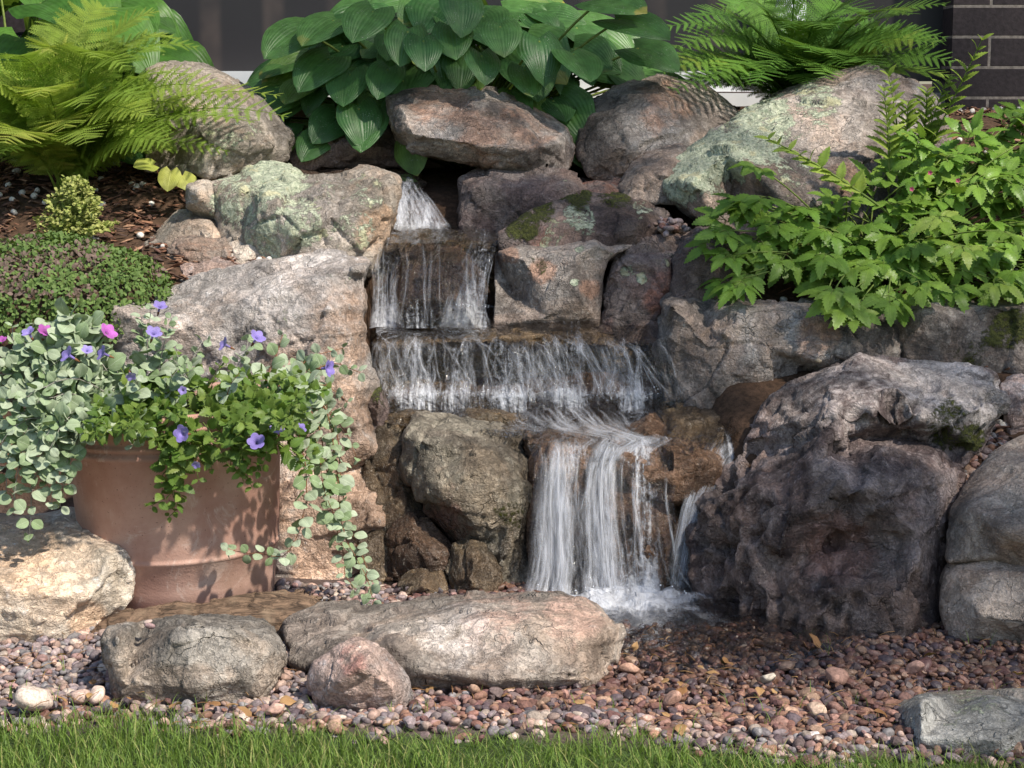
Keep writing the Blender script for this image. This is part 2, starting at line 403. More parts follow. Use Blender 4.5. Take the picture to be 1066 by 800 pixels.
def grid_mesh(name, xs, ys, mat, zf, kind='structure', label=None, dz=0):
    X, Yg = np.meshgrid(xs, ys); n, m = X.shape
    z = zf(X.ravel(), Yg.ravel()) + dz
    V = np.stack([X.ravel(), Yg.ravel(), z], 1)
    i = np.arange((n - 1) * (m - 1)); a = (i // (m - 1)) * m + i % (m - 1)
    L = np.stack([a, a + 1, a + m + 1, a + m], 1).ravel()
    me = mesh_arr(name, V, L, np.full(len(i), 4))
    o = link(name, me, mat); o['kind'] = kind
    return o
def ground_mat():
    t = NT('ground_mix'); pos = t.n('ShaderNodeNewGeometry').outputs['Position']
    sx = t.n('ShaderNodeSeparateXYZ'); t.l(pos, sx.inputs[0])
    n = t.noise(pos, 60, 5, .7); n2 = t.noise(pos, 6, 3)
    soil = t.mix(t.ramp(n, .3, .7), (.045, .028, .018), (.11, .065, .042))
    grav = t.mix(t.ramp(n, .3, .7), (.07, .05, .045), (.15, .11, .10))
    lawn = t.mix(t.ramp(n, .3, .7), (.035, .045, .015), (.06, .10, .03))
    yy = t.math('ADD', t.math('ADD', sx.outputs[1], t.math('MULTIPLY', sx.outputs[0], .13)), t.math('MULTIPLY', n2, .12))
    c = t.mix(t.ramp(yy, -.62, -.56), lawn, grav)
    c = t.mix(t.ramp(sx.outputs[2], .05, .2), c, soil)
    b = t.bsdf(c, .95, .2, t.bump(n, .8, .01)); return t.done(b.outputs[0])
ground_mat()
far = [-60, -30, -12, -6, -4, -3]
xs = np.concatenate([far, np.arange(-2.4, 2.4001, .03), [3, 4, 6, 12, 30, 60]])
ys = np.concatenate([[-60, -30, -12, -6, -4, -3, -2], np.arange(-1.4, 2.9, .03), [3.5, 5, 12, 30, 60]])
grid_mesh('ground', xs, ys, MATS['ground_mix'], Hn)

# ------------------------------------------------------------------ rocks
def rock(name, label, outline, inner, back, mat, cat='boulder', group=None, vox=.006, rough=1.0, facet=1.0, pits=0.0, strata=0.0,
         smooth=5, patches=(), wetline=None, lichen=0.0, moss=0.0, rust=0.0, seed=None, shrink=.82, finalize=True, sdir=(.1, .2, 1), wetall=0.0):
    seed = seed if seed is not None else abs(sum(ord(c) * (i + 3) for i, c in enumerate(name + label))) % 9973
    n = len(outline); pts = [Vector((p[0], -p[1])) for p in outline] + [Vector((p[0], -p[1])) for p in inner]
    vv, ee, ff, ov, oe, of = delaunay_2d_cdt(pts, [(i, (i + 1) % n) for i in range(n)], [], 1, 1e-3)
    dep = {}
    src = list(outline) + list(inner)
    V = []
    for k, v in enumerate(vv):
        Y = src[ov[k][0]][2] if ov[k] else np.mean([p[2] for p in src])
        V.append(at(v.x, -v.y, Y))
    faces = [list(f) for f in ff]
    # boundary edges -> skirt to a smaller ring at the back
    ec = {}
    for f in faces:
        for i in range(len(f)):
            a, b = f[i], f[(i + 1) % len(f)]; ec[(a, b)] = 1
    bound = [(a, b) for (a, b) in ec if (b, a) not in ec]
    cx = sum(p[0] for p in outline) / n; cy = sum(p[1] for p in outline) / n
    nxt = dict(bound); ring = [bound[0][0]]
    while len(ring) < len(bound): ring.append(nxt[ring[-1]])
    mid_i = {}; back_i = {}
    bY = back
    for a in ring:
        px, py = vv[a].x, -vv[a].y; Y0 = V[a][1]
        V.append(at(cx + (px - cx) * .96, cy + (py - cy) * .96, Y0 + (bY - Y0) * .45)); mid_i[a] = len(V) - 1
        V.append(at(cx + (px - cx) * shrink, cy + (py - cy) * shrink, bY)); back_i[a] = len(V) - 1
    for i, a in enumerate(ring):
        b = ring[(i + 1) % len(ring)]
        faces.append([b, a, mid_i[a], mid_i[b]]); faces.append([mid_i[b], mid_i[a], back_i[a], back_i[b]])
    V.append(at(cx, cy, bY + .04)); c0 = len(V) - 1
    for i, a in enumerate(ring):
        b = ring[(i + 1) % len(ring)]; faces.append([back_i[b], back_i[a], c0])
    me = bpy.data.meshes.new('tmp'); me.from_pydata([tuple(v) for v in V], [], faces); me.update()
    o = bpy.data.objects.new('tmp', me); col.objects.link(o)
    m = o.modifiers.new('r', 'REMESH'); m.mode = 'VOXEL'; m.voxel_size = vox; m.use_smooth_shade = True
    m = o.modifiers.new('s', 'SMOOTH'); m.factor = .5; m.iterations = max(1, int(smooth * .45))
    dg = bpy.context.evaluated_depsgraph_get(); dg.update()
    ev = bpy.data.meshes.new_from_object(o.evaluated_get(dg))
    bpy.data.objects.remove(o); bpy.data.meshes.remove(me)
    N = len(ev.vertices); P = np.empty(N * 3, np.float32); ev.vertices.foreach_get('co', P); P = P.reshape(-1, 3).astype(float)
    NR = np.empty(N * 3, np.float32); ev.vertex_normals.foreach_get('vector', NR); NR = NR.reshape(-1, 3).astype(float)
    size = float(np.linalg.norm(P.max(0) - P.min(0))); sc = min(1.0, max(.25, size / .7))
    q = P + seed * .37
    warp = np.stack([fbm(q * 6, 3, 31), fbm(q * 6, 3, 47), fbm(q * 6, 3, 59)], 1) * .035
    # fracture the surface into flat facets: every cell of the split is pressed towards its own mean plane
    def press(P, NR, cells, k):
        _, inv = np.unique(cells, return_inverse=True); inv = inv.ravel(); cnt = np.bincount(inv).astype(float)
        c = np.stack([np.bincount(inv, P[:, a]) / cnt for a in range(3)], 1)
        m = np.stack([np.bincount(inv, NR[:, a]) / cnt for a in range(3)], 1); ln = np.linalg.norm(m, axis=1); m /= ln[:, None] + 1e-9
        dv = np.sum((P - c[inv]) * m[inv], 1); kk = k * sst(.80, .95, ln)[inv]
        return P - (dv * kk)[:, None] * m[inv]
    warp *= .55
    d1, d2, tl, off = worley((q + warp) * (6.5 / sc), 3); ca = worley.cell
    e1, e2, tl2, off2 = worley((q + warp * .7) * (15 / sc), 5); cb_ = worley.cell
    P = P + NR * (sc * rough * .006 * fbm(q * 6 / sc, 3, 77))[:, None]; P = press(P, NR, ca, .5 * min(1, facet)); P = press(P, NR, cb_, .8 * min(1, facet))
    e3, e4, tl3, off3 = worley((q + warp * .5) * (34 / sc), 8); P = press(P, NR, worley.cell, .6 * min(1, facet))
    d = .024 * sc * facet * tl + .010 * sc * facet * off + .014 * sc * facet * tl2 + .0045 * sc * facet * off2
    d += .0018 * sc * facet * off3 + .05 * .004 * facet * tl3 + sc * rough * (.0035 * fbm(q * 9 / sc, 4, 71) + .0018 * (1 - np.abs(fbm(q * 26, 4, 83))))
    d += -.006 * facet * np.exp(-((d2 - d1) / .06) ** 2) * (vnoise(q * 5, 9) > .0)
    if strata:
        sd_ = np.array(sdir, float); sd_ /= np.linalg.norm(sd_)
        s = (q @ sd_) + .02 * fbm(q * 4, 3, 91)
        g = s * 34; gi = np.floor(g); gf = g - gi
        hv = lambda k: _h(k.astype(np.int64), np.zeros(N, np.int64), np.zeros(N, np.int64), 7)
        lv = hv(gi) * (1 - sst(.75, 1, gf)) + hv(gi + 1) * sst(.75, 1, gf)
        d += strata * .012 * (lv - .5) * (.4 + .6 * (vnoise(q * 4, 12) > -.2))
    if pits:
        p1, p2, _, _ = worley((q + warp * 1.6) * np.array([11, 11, 8]), 15)
        d -= pits * .085 * sst(.50, .15, p1) * sst(-.3, .2, fbm(q * 3, 2, 19)) * sst(.47, .40, P[:, 2] - .10 * (P[:, 0] - .6))
        g1, g2, _, _ = worley((q + warp * 1.8) * np.array([24, 24, 15]), 25)
        d -= pits * .022 * sst(.5, .15, g1) * sst(-.1, .3, fbm(q * 5, 2, 29)) * sst(.47, .40, P[:, 2] - .10 * (P[:, 0] - .6))
        low = sst(.47, .40, P[:, 2] - .10 * (P[:, 0] - .6)); d += pits * .006 * low * (1 - np.abs(fbm(q * np.array([6, 6, 12]), 3, 33)) * 1.6)
    P += NR * d[:, None]
    px, py = proj(P)
    A = {}
    ny = NR
    patch = {'pale': np.zeros(N), 'lichen': np.full(N, float(lichen)), 'moss': np.full(N, float(moss)), 'rust': np.full(N, float(rust)), 'wet': np.full(N, float(wetall))}
    fnz = fbm(q * 14, 3, 5) * .5
    patch['moss'] += np.where(patch['moss'] > 0, (NR[:, 2] - .4) * .6, 0)
    for kind, x, y, r_, a in patches:
        f = 1 - np.sqrt((px - x) ** 2 + (py - y) ** 2) / r_ + fnz * .45
        patch[kind] = np.maximum(patch[kind], np.clip(f * 2.2, 0, 1) * a)
    if wetline is not None:
        patch['wet'] = np.maximum(patch['wet'], sst(wetline + .03, wetline - .03, P[:, 2] + fnz * .05))
    base = np.array([P[:, 0].mean(), P[:, 1].mean(), P[:, 2].min()])
    ev.vertices.foreach_set('co', (P - base).astype(np.float32).ravel())
    for k, a in patch.items():
        at_ = ev.attributes.new(k, 'FLOAT', 'POINT'); at_.data.foreach_set('value', a.astype(np.float32))
    ev.materials.clear(); ev.polygons.foreach_set('use_smooth', np.ones(len(ev.polygons), bool)); ev.update()
    ev.name = name
    ob = link(name, ev, MATS[mat], None, base)
    tag(ob, label, cat, group)
    return ob

G1 = 'rocks edging the gravel bed'; G2 = 'boulders framing the waterfall'; G3 = 'boulders along the top of the waterfall'; G4 = 'wet rocks in the stream'; G5 = 'stones on the planted bank'
rock('boulder', 'cream sandstone boulder left of the terracotta pot with orange tinge',
     [(-70, 545, .35), (-10, 532, .35), (45, 537, .33), (82, 529, .35), (118, 548, .28), (149, 573, .2), (143, 602, .15), (130, 634, .1), (98, 657, .06), (60, 680, 0), (0, 690, -.02), (-70, 690, -.02)],
     [(15, 556, .2), (75, 556, .18), (115, 578, .08), (60, 622, -.04), (-10, 610, -.04), (100, 618, .02)], .55, 'rock_cream', group=G1, strata=.3, facet=.6,
     patches=[('rust', 20, 570, 60, .8), ('rust', 90, 650, 26, 1)])
rock('edging_stone', 'small block of dark grey stone with flat top in front of driftwood',
     [(112, 652, -.24), (150, 645, -.17), (200, 640, -.14), (262, 641, -.15), (285, 650, -.2), (298, 672, -.28), (294, 700, -.34), (272, 735, -.39), (200, 742, -.42), (118, 735, -.39), (116, 700, -.38), (109, 670, -.35)],
     [(122, 662, -.38), (190, 660, -.4), (240, 655, -.38), (275, 670, -.36), (130, 715, -.42), (200, 715, -.45), (255, 705, -.43)], -.08, 'rock_grey', cat='edging stone', group=G1, vox=.004, facet=.8, smooth=3, patches=[('moss', 160, 690, 40, .35)])
rock('edging_stone', 'small pink granite rock with red patch on top, at gravel edge',
     [(352, 670, -.42), (372, 661, -.4), (395, 670, -.4), (428, 705, -.42), (430, 724, -.44), (420, 745, -.47), (380, 752, -.48), (330, 735, -.45), (317, 712, -.42), (325, 690, -.42)],
     [(385, 680, -.5), (405, 712, -.52), (350, 712, -.52), (372, 695, -.53)], -.26, 'rock_pink', cat='edging stone', group=G1, vox=.0035, facet=.45, smooth=5, rough=.5,
     patches=[('rust', 365, 685, 20, .7)])
rock('edging_stone', 'long flat grey slab stone with cracked right end below the waterfall',
     [(298, 650, -.05), (330, 630, .05), (400, 626, .08), (470, 621, .08), (540, 614, .08), (590, 616, .06), (628, 632, 0), (645, 658, -.1), (643, 690, -.2), (620, 724, -.28), (560, 737, -.32), (470, 736, -.35), (410, 722, -.36), (370, 705, -.35), (300, 690, -.2)],
     [(407, 668, -.36), (450, 655, -.31), (498, 643, -.27), (540, 650, -.27), (590, 658, -.29), (628, 648, -.2), (440, 700, -.40), (530, 705, -.40), (600, 700, -.36), (480, 630, -.05), (380, 640, -.05), (340, 650, -.1)], .1, 'rock_slab', cat='edging stone', group=G1, strata=.9, facet=.75, vox=.005, smooth=5,
     patches=[('pale', 470, 660, 50, .6), ('rust', 600, 640, 50, .8), ('rust', 520, 632, 60, .6), ('moss', 610, 695, 36, .4), ('moss', 470, 690, 30, .2)])
rock('edging_stone', 'pale grey stone at bottom right corner beside the grass',
     [(930, 736, -.45), (955, 722, -.45), (1010, 718, -.43), (1070, 716, -.43), (1120, 720, -.45), (1130, 805, -.7), (1060, 805, -.72), (985, 800, -.7), (945, 790, -.67), (941, 760, -.6)],
     [(945, 740, -.58), (960, 730, -.62), (1030, 732, -.6), (1100, 735, -.6), (960, 770, -.7), (1040, 770, -.74)], -.28, 'rock_light', cat='edging stone', group=G1, vox=.004, facet=.5, smooth=6, rough=.6, patches=[('lichen', 1020, 722, 60, .5)])
rock('boulder', 'tan boulder at the right edge, upper of two stacked',
     [(986, 560, .15), (990, 530, .2), (1005, 500, .28), (1035, 470, .35), (1066, 452, .4), (1120, 450, .4), (1140, 600, .1), (1066, 590, .05), (1040, 580, .05), (1000, 584, .08), (986, 585, .1)],
     [(1010, 530, .1), (1050, 500, .18), (1090, 520, .05), (1050, 555, .0), (1100, 570, -.02)], .6, 'rock_warm', group=G2, facet=.5, smooth=8)
rock('boulder', 'rounded tan boulder at the right edge, lower of two stacked',
     [(981, 600, .1), (988, 582, .14), (1020, 570, .14), (1050, 568, .14), (1120, 576, .14), (1140, 695, 0), (1066, 684, -.03), (1020, 678, -.02), (990, 668, .02), (980, 640, .06)],
     [(1000, 600, .04), (1040, 595, .02), (1100, 600, -.04), (1020, 640, -.05), (1080, 650, -.1)], .5, 'rock_warm', group=G2, facet=.5, smooth=8, seed=52)
rock('boulder', 'huge dark pitted boulder with pale top, right of the lower falls',
     [(899, 370, .6), (922, 376, .62), (963, 375, .62), (1005, 379, .6), (1038, 388, .55), (1051, 420, .45), (1044, 434, .45), (1027, 446, .42), (1023, 469, .4), (1003, 490, .38), (1003, 527, .33), (986, 550, .3), (983, 600, .25), (982, 655, .15), (942, 676, .0), (888, 672, 0), (841, 662, .02), (790, 648, .1), (740, 642, .25), (715, 600, .32), (712, 560, .38), (722, 525, .42), (750, 494, .48), (767, 463, .5), (803, 409, .58), (850, 385, .6)],
     [(815, 440, .40), (870, 432, .33), (900, 400, .44), (930, 428, .33), (985, 440, .35), (1020, 425, .38), (960, 400, .50), (845, 410, .47), (825, 466, .42), (880, 464, .42), (930, 456, .44), (980, 464, .43), (770, 500, .34), (850, 482, .2), (920, 468, .24), (960, 490, .2), (990, 510, .26), (760, 560, .24), (825, 540, .12), (860, 520, .12), (900, 510, .12), (960, 560, .12), (800, 605, .14), (870, 610, .04), (940, 620, .04), (850, 575, .2), (885, 562, .22), (912, 572, .2), (890, 545, .15)], 1.0, 'rock_boulder', group=G2, vox=.0055, pits=1.0, facet=.9, rough=1.0, smooth=3,
     patches=[('pale', 880, 400, 70, .55), ('pale', 980, 400, 70, .9), ('pale', 1020, 420, 40, 1), ('pale', 830, 430, 50, .5), ('rust', 870, 570, 50, 1), ('wet', 745, 580, 110, .9), ('wet', 850, 630, 130, .7), ('moss', 990, 440, 40, .7), ('moss', 1010, 455, 20, .9)], wetline=.03)
rock('boulder', 'tall pale and orange boulder between the pot and the falls',
     [(116, 318, .78), (150, 305, .95), (182, 298, 1.0), (222, 278, 1.05), (268, 268, 1.08), (319, 263, 1.05), (358, 261, 1.0), (387, 270, .9), (382, 292, .84), (383, 318, .8), (376, 340, .78), (385, 370, .76), (392, 400, .74), (392, 440, .72), (402, 476, .68), (414, 517, .64), (418, 560, .56), (418, 640, .5), (330, 655, .5), (278, 650, .56), (230, 600, .70), (180, 540, .78), (130, 480, .8), (120, 380, .8)],
     [(150, 335, .76), (205, 340, .74), (240, 320, .76), (300, 300, .76), (340, 285, .78), (372, 280, .8), (290, 278, .95), (230, 300, .87), (200, 370, .76), (280, 345, .70), (340, 320, .70), (370, 350, .68), (350, 400, .64), (300, 420, .68), (250, 400, .72), (380, 460, .6), (340, 500, .6), (300, 560, .56), (390, 540, .50), (360, 590, .54)], 1.35, 'rock_pale', group=G2, strata=.8, facet=.7, rough=.7, smooth=3, sdir=(-.25, .2, 1),
     patches=[('pale', 300, 280, 110, .7), ('rust', 360, 340, 60, .9), ('rust', 350, 430, 60, .8), ('rust', 380, 500, 60, 1.1), ('rust', 300, 390, 40, .6), ('rust', 395, 580, 60, 1.3), ('rust', 320, 540, 60, 1.1), ('rust', 345, 600, 60, 1.1), ('rust', 330, 470, 50, .8), ('lichen', 300, 330, 26, .45), ('lichen', 350, 290, 24, .4), ('lichen', 225, 310, 18, .3), ('wet', 405, 540, 70, .9), ('wet', 395, 430, 30, .8)])
rock('boulder', 'grey-green egg shaped boulder left of the main falls',
     [(421, 449, .6), (431, 432, .66), (455, 428, .7), (495, 434, .7), (519, 441, .68), (540, 456, .62), (553, 483, .56), (560, 505, .52), (557, 560, .48), (550, 622, .42), (520, 622, .42), (480, 570, .45), (440, 530, .5), (418, 495, .56)],
     [(440, 460, .5), (480, 450, .52), (500, 480, .4), (460, 510, .42), (530, 500, .42), (530, 550, .4), (490, 540, .38), (488, 455, .52)], .85, 'rock_greenish', group=G2, vox=.005, facet=1.2, rough=1.2, smooth=2, wetall=.45,
     patches=[('wet', 545, 550, 70, .9), ('moss', 535, 540, 26, .6), ('rust', 460, 555, 40, 1.0), ('wet', 465, 555, 60, .8), ('lichen', 480, 460, 24, .3)])
# wet stones at the foot, left of the falls
for (lab, mt, bk, ol, inn) in [
    ('wet angular brown rock at the foot of the main falls, left side', 'rock_brownwet', .55, [(465, 600, .4), (470, 570, .42), (485, 556, .44), (500, 560, .42), (515, 580, .4), (524, 605, .38), (520, 628, .34), (470, 628, .34)], [(495, 580, .33), (490, 605, .3)]),
    ('glistening black wet stone just above the long flat slab', 'rock_brownwet', .55, [(408, 628, .36), (418, 602, .4), (440, 586, .42), (462, 592, .4), (472, 630, .34)], [(440, 610, .3)]),
    ('wet orange rock wedged between tall boulder and egg shaped boulder', 'rock_redwet', .7, [(400, 606, .45), (403, 555, .5), (425, 530, .52), (447, 535, .5), (468, 562, .46), (474, 592, .42), (440, 608, .4)], [(430, 560, .42), (455, 580, .38), (418, 585, .42)]),
    ('dark wet rock in the gap above the orange wet rock', 'rock_brownwet', .85, [(378, 470, .68), (392, 445, .70), (410, 436, .72), (425, 470, .64), (437, 520, .58), (450, 548, .52), (415, 560, .50), (408, 640, .42), (380, 640, .44), (376, 560, .52)], [(412, 480, .58), (425, 530, .50)]),
    ('small mossy rock hugging the tall pale boulder beside the ledge', 'rock_dark', .95, [(386, 398, .78), (396, 398, .8), (407, 428, .76), (405, 460, .72), (392, 458, .7), (380, 420, .72)], [(394, 420, .68)])]:
    rock('wet_rock', lab, ol, inn, bk, mt, cat='rock', group=G4, vox=.004, facet=.9, smooth=4, wetall=.8 if 'mossy' not in lab else .2, moss=.55 if 'mossy' in lab else 0)
# rocks in the falls
FALL = [
    ('ledge_rock', 'dark rock face behind the main waterfall', 'rock_redwet', .95, [(548, 450, .62), (600, 446, .66), (650, 452, .62), (720, 470, .62), (728, 560, .5), (716, 650, .4), (640, 660, .36), (560, 650, .36), (546, 560, .45)], [(590, 475, .50), (630, 490, .50), (570, 500, .47), (600, 540, .44), (660, 540, .40), (676, 570, .355), (664, 600, .36), (620, 600, .40), (690, 610, .36), (580, 610, .40), (645, 560, .43), (640, 625, .36)]),
    ('ledge_rock', 'shaded wet rock behind the right trickle beside the huge boulder', 'rock_brownwet', 1.0, [(695, 470, .75), (760, 450, .8), (800, 430, .85), (790, 560, .6), (760, 655, .4), (700, 655, .42), (692, 555, .55)], [(740, 500, .6), (735, 580, .48)]),
    ('ledge_rock', 'flat orange brown slab jutting out right of the main falls', 'rock_redwet', .9, [(632, 464, .6), (680, 457, .66), (730, 459, .66), (752, 470, .58), (756, 490, .5), (745, 522, .47), (700, 522, .45), (650, 512, .45), (632, 490, .47)], [(650, 473, .46), (700, 471, .45), (740, 479, .46), (700, 495, .42)]),
    ('ledge_rock', 'dark wet slab filling the corner under the long grey wall block', 'rock_brownwet', 1.1, [(690, 412, .86), (740, 408, .86), (800, 405, .84), (830, 425, .74), (800, 460, .66), (750, 478, .62), (700, 470, .66), (684, 440, .74)], [(700, 430, .74), (760, 432, .70), (800, 425, .70), (740, 455, .64)]),
    ('ledge_rock', 'low wet step at the right side of the middle pool', 'rock_brownwet', 1.0, [(684, 430, .72), (720, 424, .74), (770, 432, .70), (788, 452, .62), (770, 520, .58), (740, 540, .56), (700, 470, .6)], [(720, 440, .64), (760, 450, .62), (755, 490, .58)]),
    ('ledge_rock', 'small pinkish brown rock poking out of the middle pool', 'rock_redwet', .8, [(644, 452, .62), (662, 438, .66), (682, 429, .66), (694, 445, .62), (690, 458, .58), (655, 459, .58)], [(672, 442, .6), (675, 452, .56)]),
    ('ledge_rock', 'flat golden slab at the left side of the middle pool', 'rock_brownwet', 1.0, [(402, 420, .85), (430, 413, .9), (500, 413, .9), (545, 420, .86), (550, 438, .72), (540, 480, .7), (430, 480, .7), (402, 440, .72)], [(430, 430, .72), (500, 433, .7), (470, 421, .8)]),
    ('ledge_rock', 'wide wet brown ledge stone of the upper step', 'rock_brownwet', 1.5, [(386, 352, 1.0), (400, 336, 1.15), (520, 330, 1.2), (640, 335, 1.2), (680, 357, 1.05), (700, 388, .98), (706, 430, .9), (640, 430, .88), (520, 430, .88), (388, 430, .9)], [(400, 360, .90), (450, 356, .87), (500, 354, .86), (560, 353, .86), (610, 355, .88), (650, 361, .92), (680, 376, .97), (420, 392, .94), (480, 388, .95), (540, 392, .95), (600, 388, .95), (650, 395, .96)]),
    ('ledge_rock', 'wet reddish boulder with water sliding over it below the upper chute', 'rock_redwet', 1.5, [(406, 325, 1.1), (410, 288, 1.15), (423, 263, 1.2), (450, 252, 1.22), (480, 254, 1.22), (498, 276, 1.18), (507, 300, 1.12), (500, 332, 1.08), (450, 334, 1.05), (413, 332, 1.06)], [(440, 266, 1.09), (470, 268, 1.09), (455, 282, 1.03), (428, 292, 1.05), (484, 292, 1.05), (455, 312, .99), (430, 318, 1.01), (482, 318, 1.01)]),
    ('ledge_rock', 'thin wet slab under the upper chute', 'rock_brownwet', 1.7, [(386, 264, 1.2), (398, 243, 1.35), (460, 240, 1.42), (515, 243, 1.42), (524, 262, 1.2), (522, 335, 1.30), (388, 335, 1.30)], [(410, 258, 1.22), (450, 254, 1.22), (500, 256, 1.22), (400, 300, 1.28), (500, 305, 1.28)]),
]
for nm, lab, mt, bk, ol, inn in FALL:
    rock(nm, lab, ol, inn, bk, mt, cat='rock', group=G4, vox=.006 if 'ledge stone' in lab else .005, facet=1.0, smooth=4, wetall=.9, rust=.3)
# upper left
rock('boulder', 'squared rock crusted with green lichen left of the upper chute',
     [(195, 194, 1.3), (220, 188, 1.35), (253, 187, 1.38), (263, 175, 1.4), (286, 171, 1.4), (307, 176, 1.4), (318, 187, 1.38), (358, 187, 1.36), (370, 179, 1.4), (388, 177, 1.4), (413, 188, 1.32), (411, 212, 1.25), (403, 234, 1.2), (398, 262, 1.15), (386, 288, 1.12), (285, 294, 1.12), (262, 268, 1.15), (228, 250, 1.25), (226, 224, 1.28), (196, 212, 1.3)],
     [(205, 200, 1.26), (255, 196, 1.22), (275, 200, 1.14), (300, 190, 1.22), (340, 195, 1.16), (390, 192, 1.2), (270, 230, 1.12), (240, 215, 1.22), (262, 220, 1.2), (300, 225, 1.06), (350, 225, 1.06), (390, 230, 1.1), (330, 270, 1.05), (376, 262, 1.08)], 1.75, 'rock_tan', group=G3, vox=.005, smooth=3, facet=1.1,
     patches=[('pale', 330, 220, 60, .6), ('lichen', 290, 180, 46, 1.0), ('lichen', 250, 205, 50, .7), ('lichen', 310, 230, 46, .75), ('lichen', 275, 250, 30, .75), ('lichen', 365, 240, 34, .6), ('lichen', 380, 200, 30, .55), ('lichen', 345, 200, 30, .5), ('rust', 395, 240, 30, 1), ('wet', 400, 240, 18, .6)])
rock('boulder', 'pale lichen spotted boulder half covered by the bright fern',
     [(150, 70, 1.95), (175, 61, 2.0), (209, 64, 2.0), (236, 77, 1.95), (267, 100, 1.9), (288, 122, 1.85), (302, 137, 1.8), (303, 165, 1.75), (290, 175, 1.7), (255, 178, 1.6), (216, 188, 1.55), (206, 182, 1.56), (180, 184, 1.65), (150, 180, 1.75)],
     [(200, 90, 1.75), (240, 105, 1.7), (270, 125, 1.65), (210, 140, 1.58), (250, 150, 1.54), (285, 150, 1.65), (212, 170, 1.53)], 2.35, 'rock_tan', group=G3, vox=.005, strata=.4, facet=.8,
     patches=[('lichen', 235, 145, 32, .6), ('lichen', 205, 130, 26, .55), ('lichen', 262, 135, 22, .4)], lichen=.06)
rock('chute_slab', 'flat reddish slab the upper stream runs over', [(285, 174, 1.7), (330, 169, 1.95), (400, 172, 1.95), (430, 178, 1.85), (445, 192, 1.6), (428, 205, 1.5), (300, 205, 1.5)], [(380, 186, 1.6)], 2.2, 'rock_redwet', cat='slab', group=G4, vox=.006, wetall=.4)
rock('boulder', 'dark rock under the hosta leaves left of the top centre boulder', [(300, 150, 1.9), (320, 135, 1.95), (350, 126, 2.0), (400, 128, 2.0), (430, 150, 1.9), (440, 175, 1.85), (300, 178, 1.8)], [(350, 150, 1.8), (400, 155, 1.8)], 2.3, 'rock_dark', group=G3, vox=.007)
rock('boulder', 'big rounded brown boulder at top centre, below the hosta',
     [(401, 101, 1.75), (431, 93, 1.8), (475, 90, 1.85), (512, 91, 1.85), (542, 101, 1.82), (569, 118, 1.8), (594, 134, 1.75), (597, 160, 1.7), (592, 182, 1.62), (553, 183, 1.55), (519, 179, 1.52), (492, 170, 1.55), (430, 160, 1.6), (406, 136, 1.65)],
     [(420, 115, 1.6), (490, 110, 1.62), (540, 125, 1.58), (430, 140, 1.52), (490, 150, 1.46), (550, 155, 1.46), (580, 150, 1.55), (485, 128, 1.55)], 2.25, 'rock_purple', group=G3, vox=.005, strata=.5, facet=.8, patches=[('rust', 460, 105, 40, .8), ('rust', 500, 145, 40, .7), ('rust', 550, 125, 40, .5)])
rock('boulder', 'dark square rock propping up the top centre boulder', [(478, 186, 1.5), (500, 179, 1.55), (586, 176, 1.55), (606, 188, 1.5), (613, 205, 1.45), (602, 246, 1.35), (520, 252, 1.35), (476, 248, 1.38)], [(495, 195, 1.4), (545, 192, 1.4), (590, 195, 1.4), (520, 220, 1.36), (570, 220, 1.34)], 1.95, 'rock_dark', group=G3, vox=.005, patches=[('lichen', 590, 192, 10, .4)])
rock('boulder', 'broad brown grey boulder at top, right of centre boulder', [(597, 130, 1.85), (607, 111, 1.88), (640, 90, 1.95), (690, 79, 2.0), (735, 88, 2.0), (768, 117, 1.95), (760, 190, 1.75), (650, 196, 1.65), (610, 186, 1.65), (599, 160, 1.7)], [(620, 130, 1.7), (680, 110, 1.72), (640, 155, 1.6), (700, 150, 1.65)], 2.4, 'rock_purple', group=G3, vox=.006, facet=.7, patches=[('rust', 690, 110, 34, .9)])
rock('boulder', 'smaller rounded rock left of the lichen covered boulder', [(643, 194, 1.5), (655, 170, 1.58), (680, 153, 1.65), (710, 148, 1.65), (728, 180, 1.5), (714, 216, 1.4), (680, 212, 1.38), (650, 208, 1.4)], [(670, 180, 1.42), (695, 180, 1.38)], 1.85, 'rock_purple', group=G3, vox=.005, facet=.6, lichen=.08)
rock('boulder', 'thin reddish rock below the broad brown grey boulder', [(597, 190, 1.6), (650, 184, 1.62), (662, 200, 1.45), (650, 212, 1.42), (603, 212, 1.42)], [(630, 195, 1.45)], 1.9, 'rock_dark', group=G3, vox=.006, rust=.6)
rock('boulder', 'large grey boulder coated in pale green lichen, upper right',
     [(686, 190, 1.4), (690, 172, 1.5), (708, 158, 1.55), (735, 140, 1.6), (780, 114, 1.75), (814, 98, 1.8), (851, 81, 1.85), (895, 67, 1.9), (922, 73, 1.9), (956, 84, 1.9), (975, 100, 1.85), (990, 130, 1.7), (990, 260, 1.4), (880, 280, 1.3), (780, 262, 1.25), (742, 236, 1.27), (720, 222, 1.3), (695, 208, 1.35)],
     [(720, 190, 1.25), (755, 160, 1.35), (765, 195, 1.40), (800, 140, 1.5), (790, 180, 1.25), (840, 120, 1.6), (850, 165, 1.4), (900, 110, 1.65), (900, 160, 1.4), (940, 140, 1.55), (860, 210, 1.25), (740, 215, 1.24), (812, 205, 1.2), (895, 90, 1.75)], 2.45, 'rock_purple', group=G3, vox=.006, facet=1.0,
     patches=[('lichen', 735, 165, 55, 1.0), ('lichen', 790, 135, 55, .9), ('lichen', 710, 190, 34, .9), ('lichen', 850, 105, 36, .7), ('lichen', 725, 190, 28, .7), ('lichen', 825, 180, 30, .55), ('lichen', 800, 200, 40, .4), ('rust', 880, 185, 24, .6)])
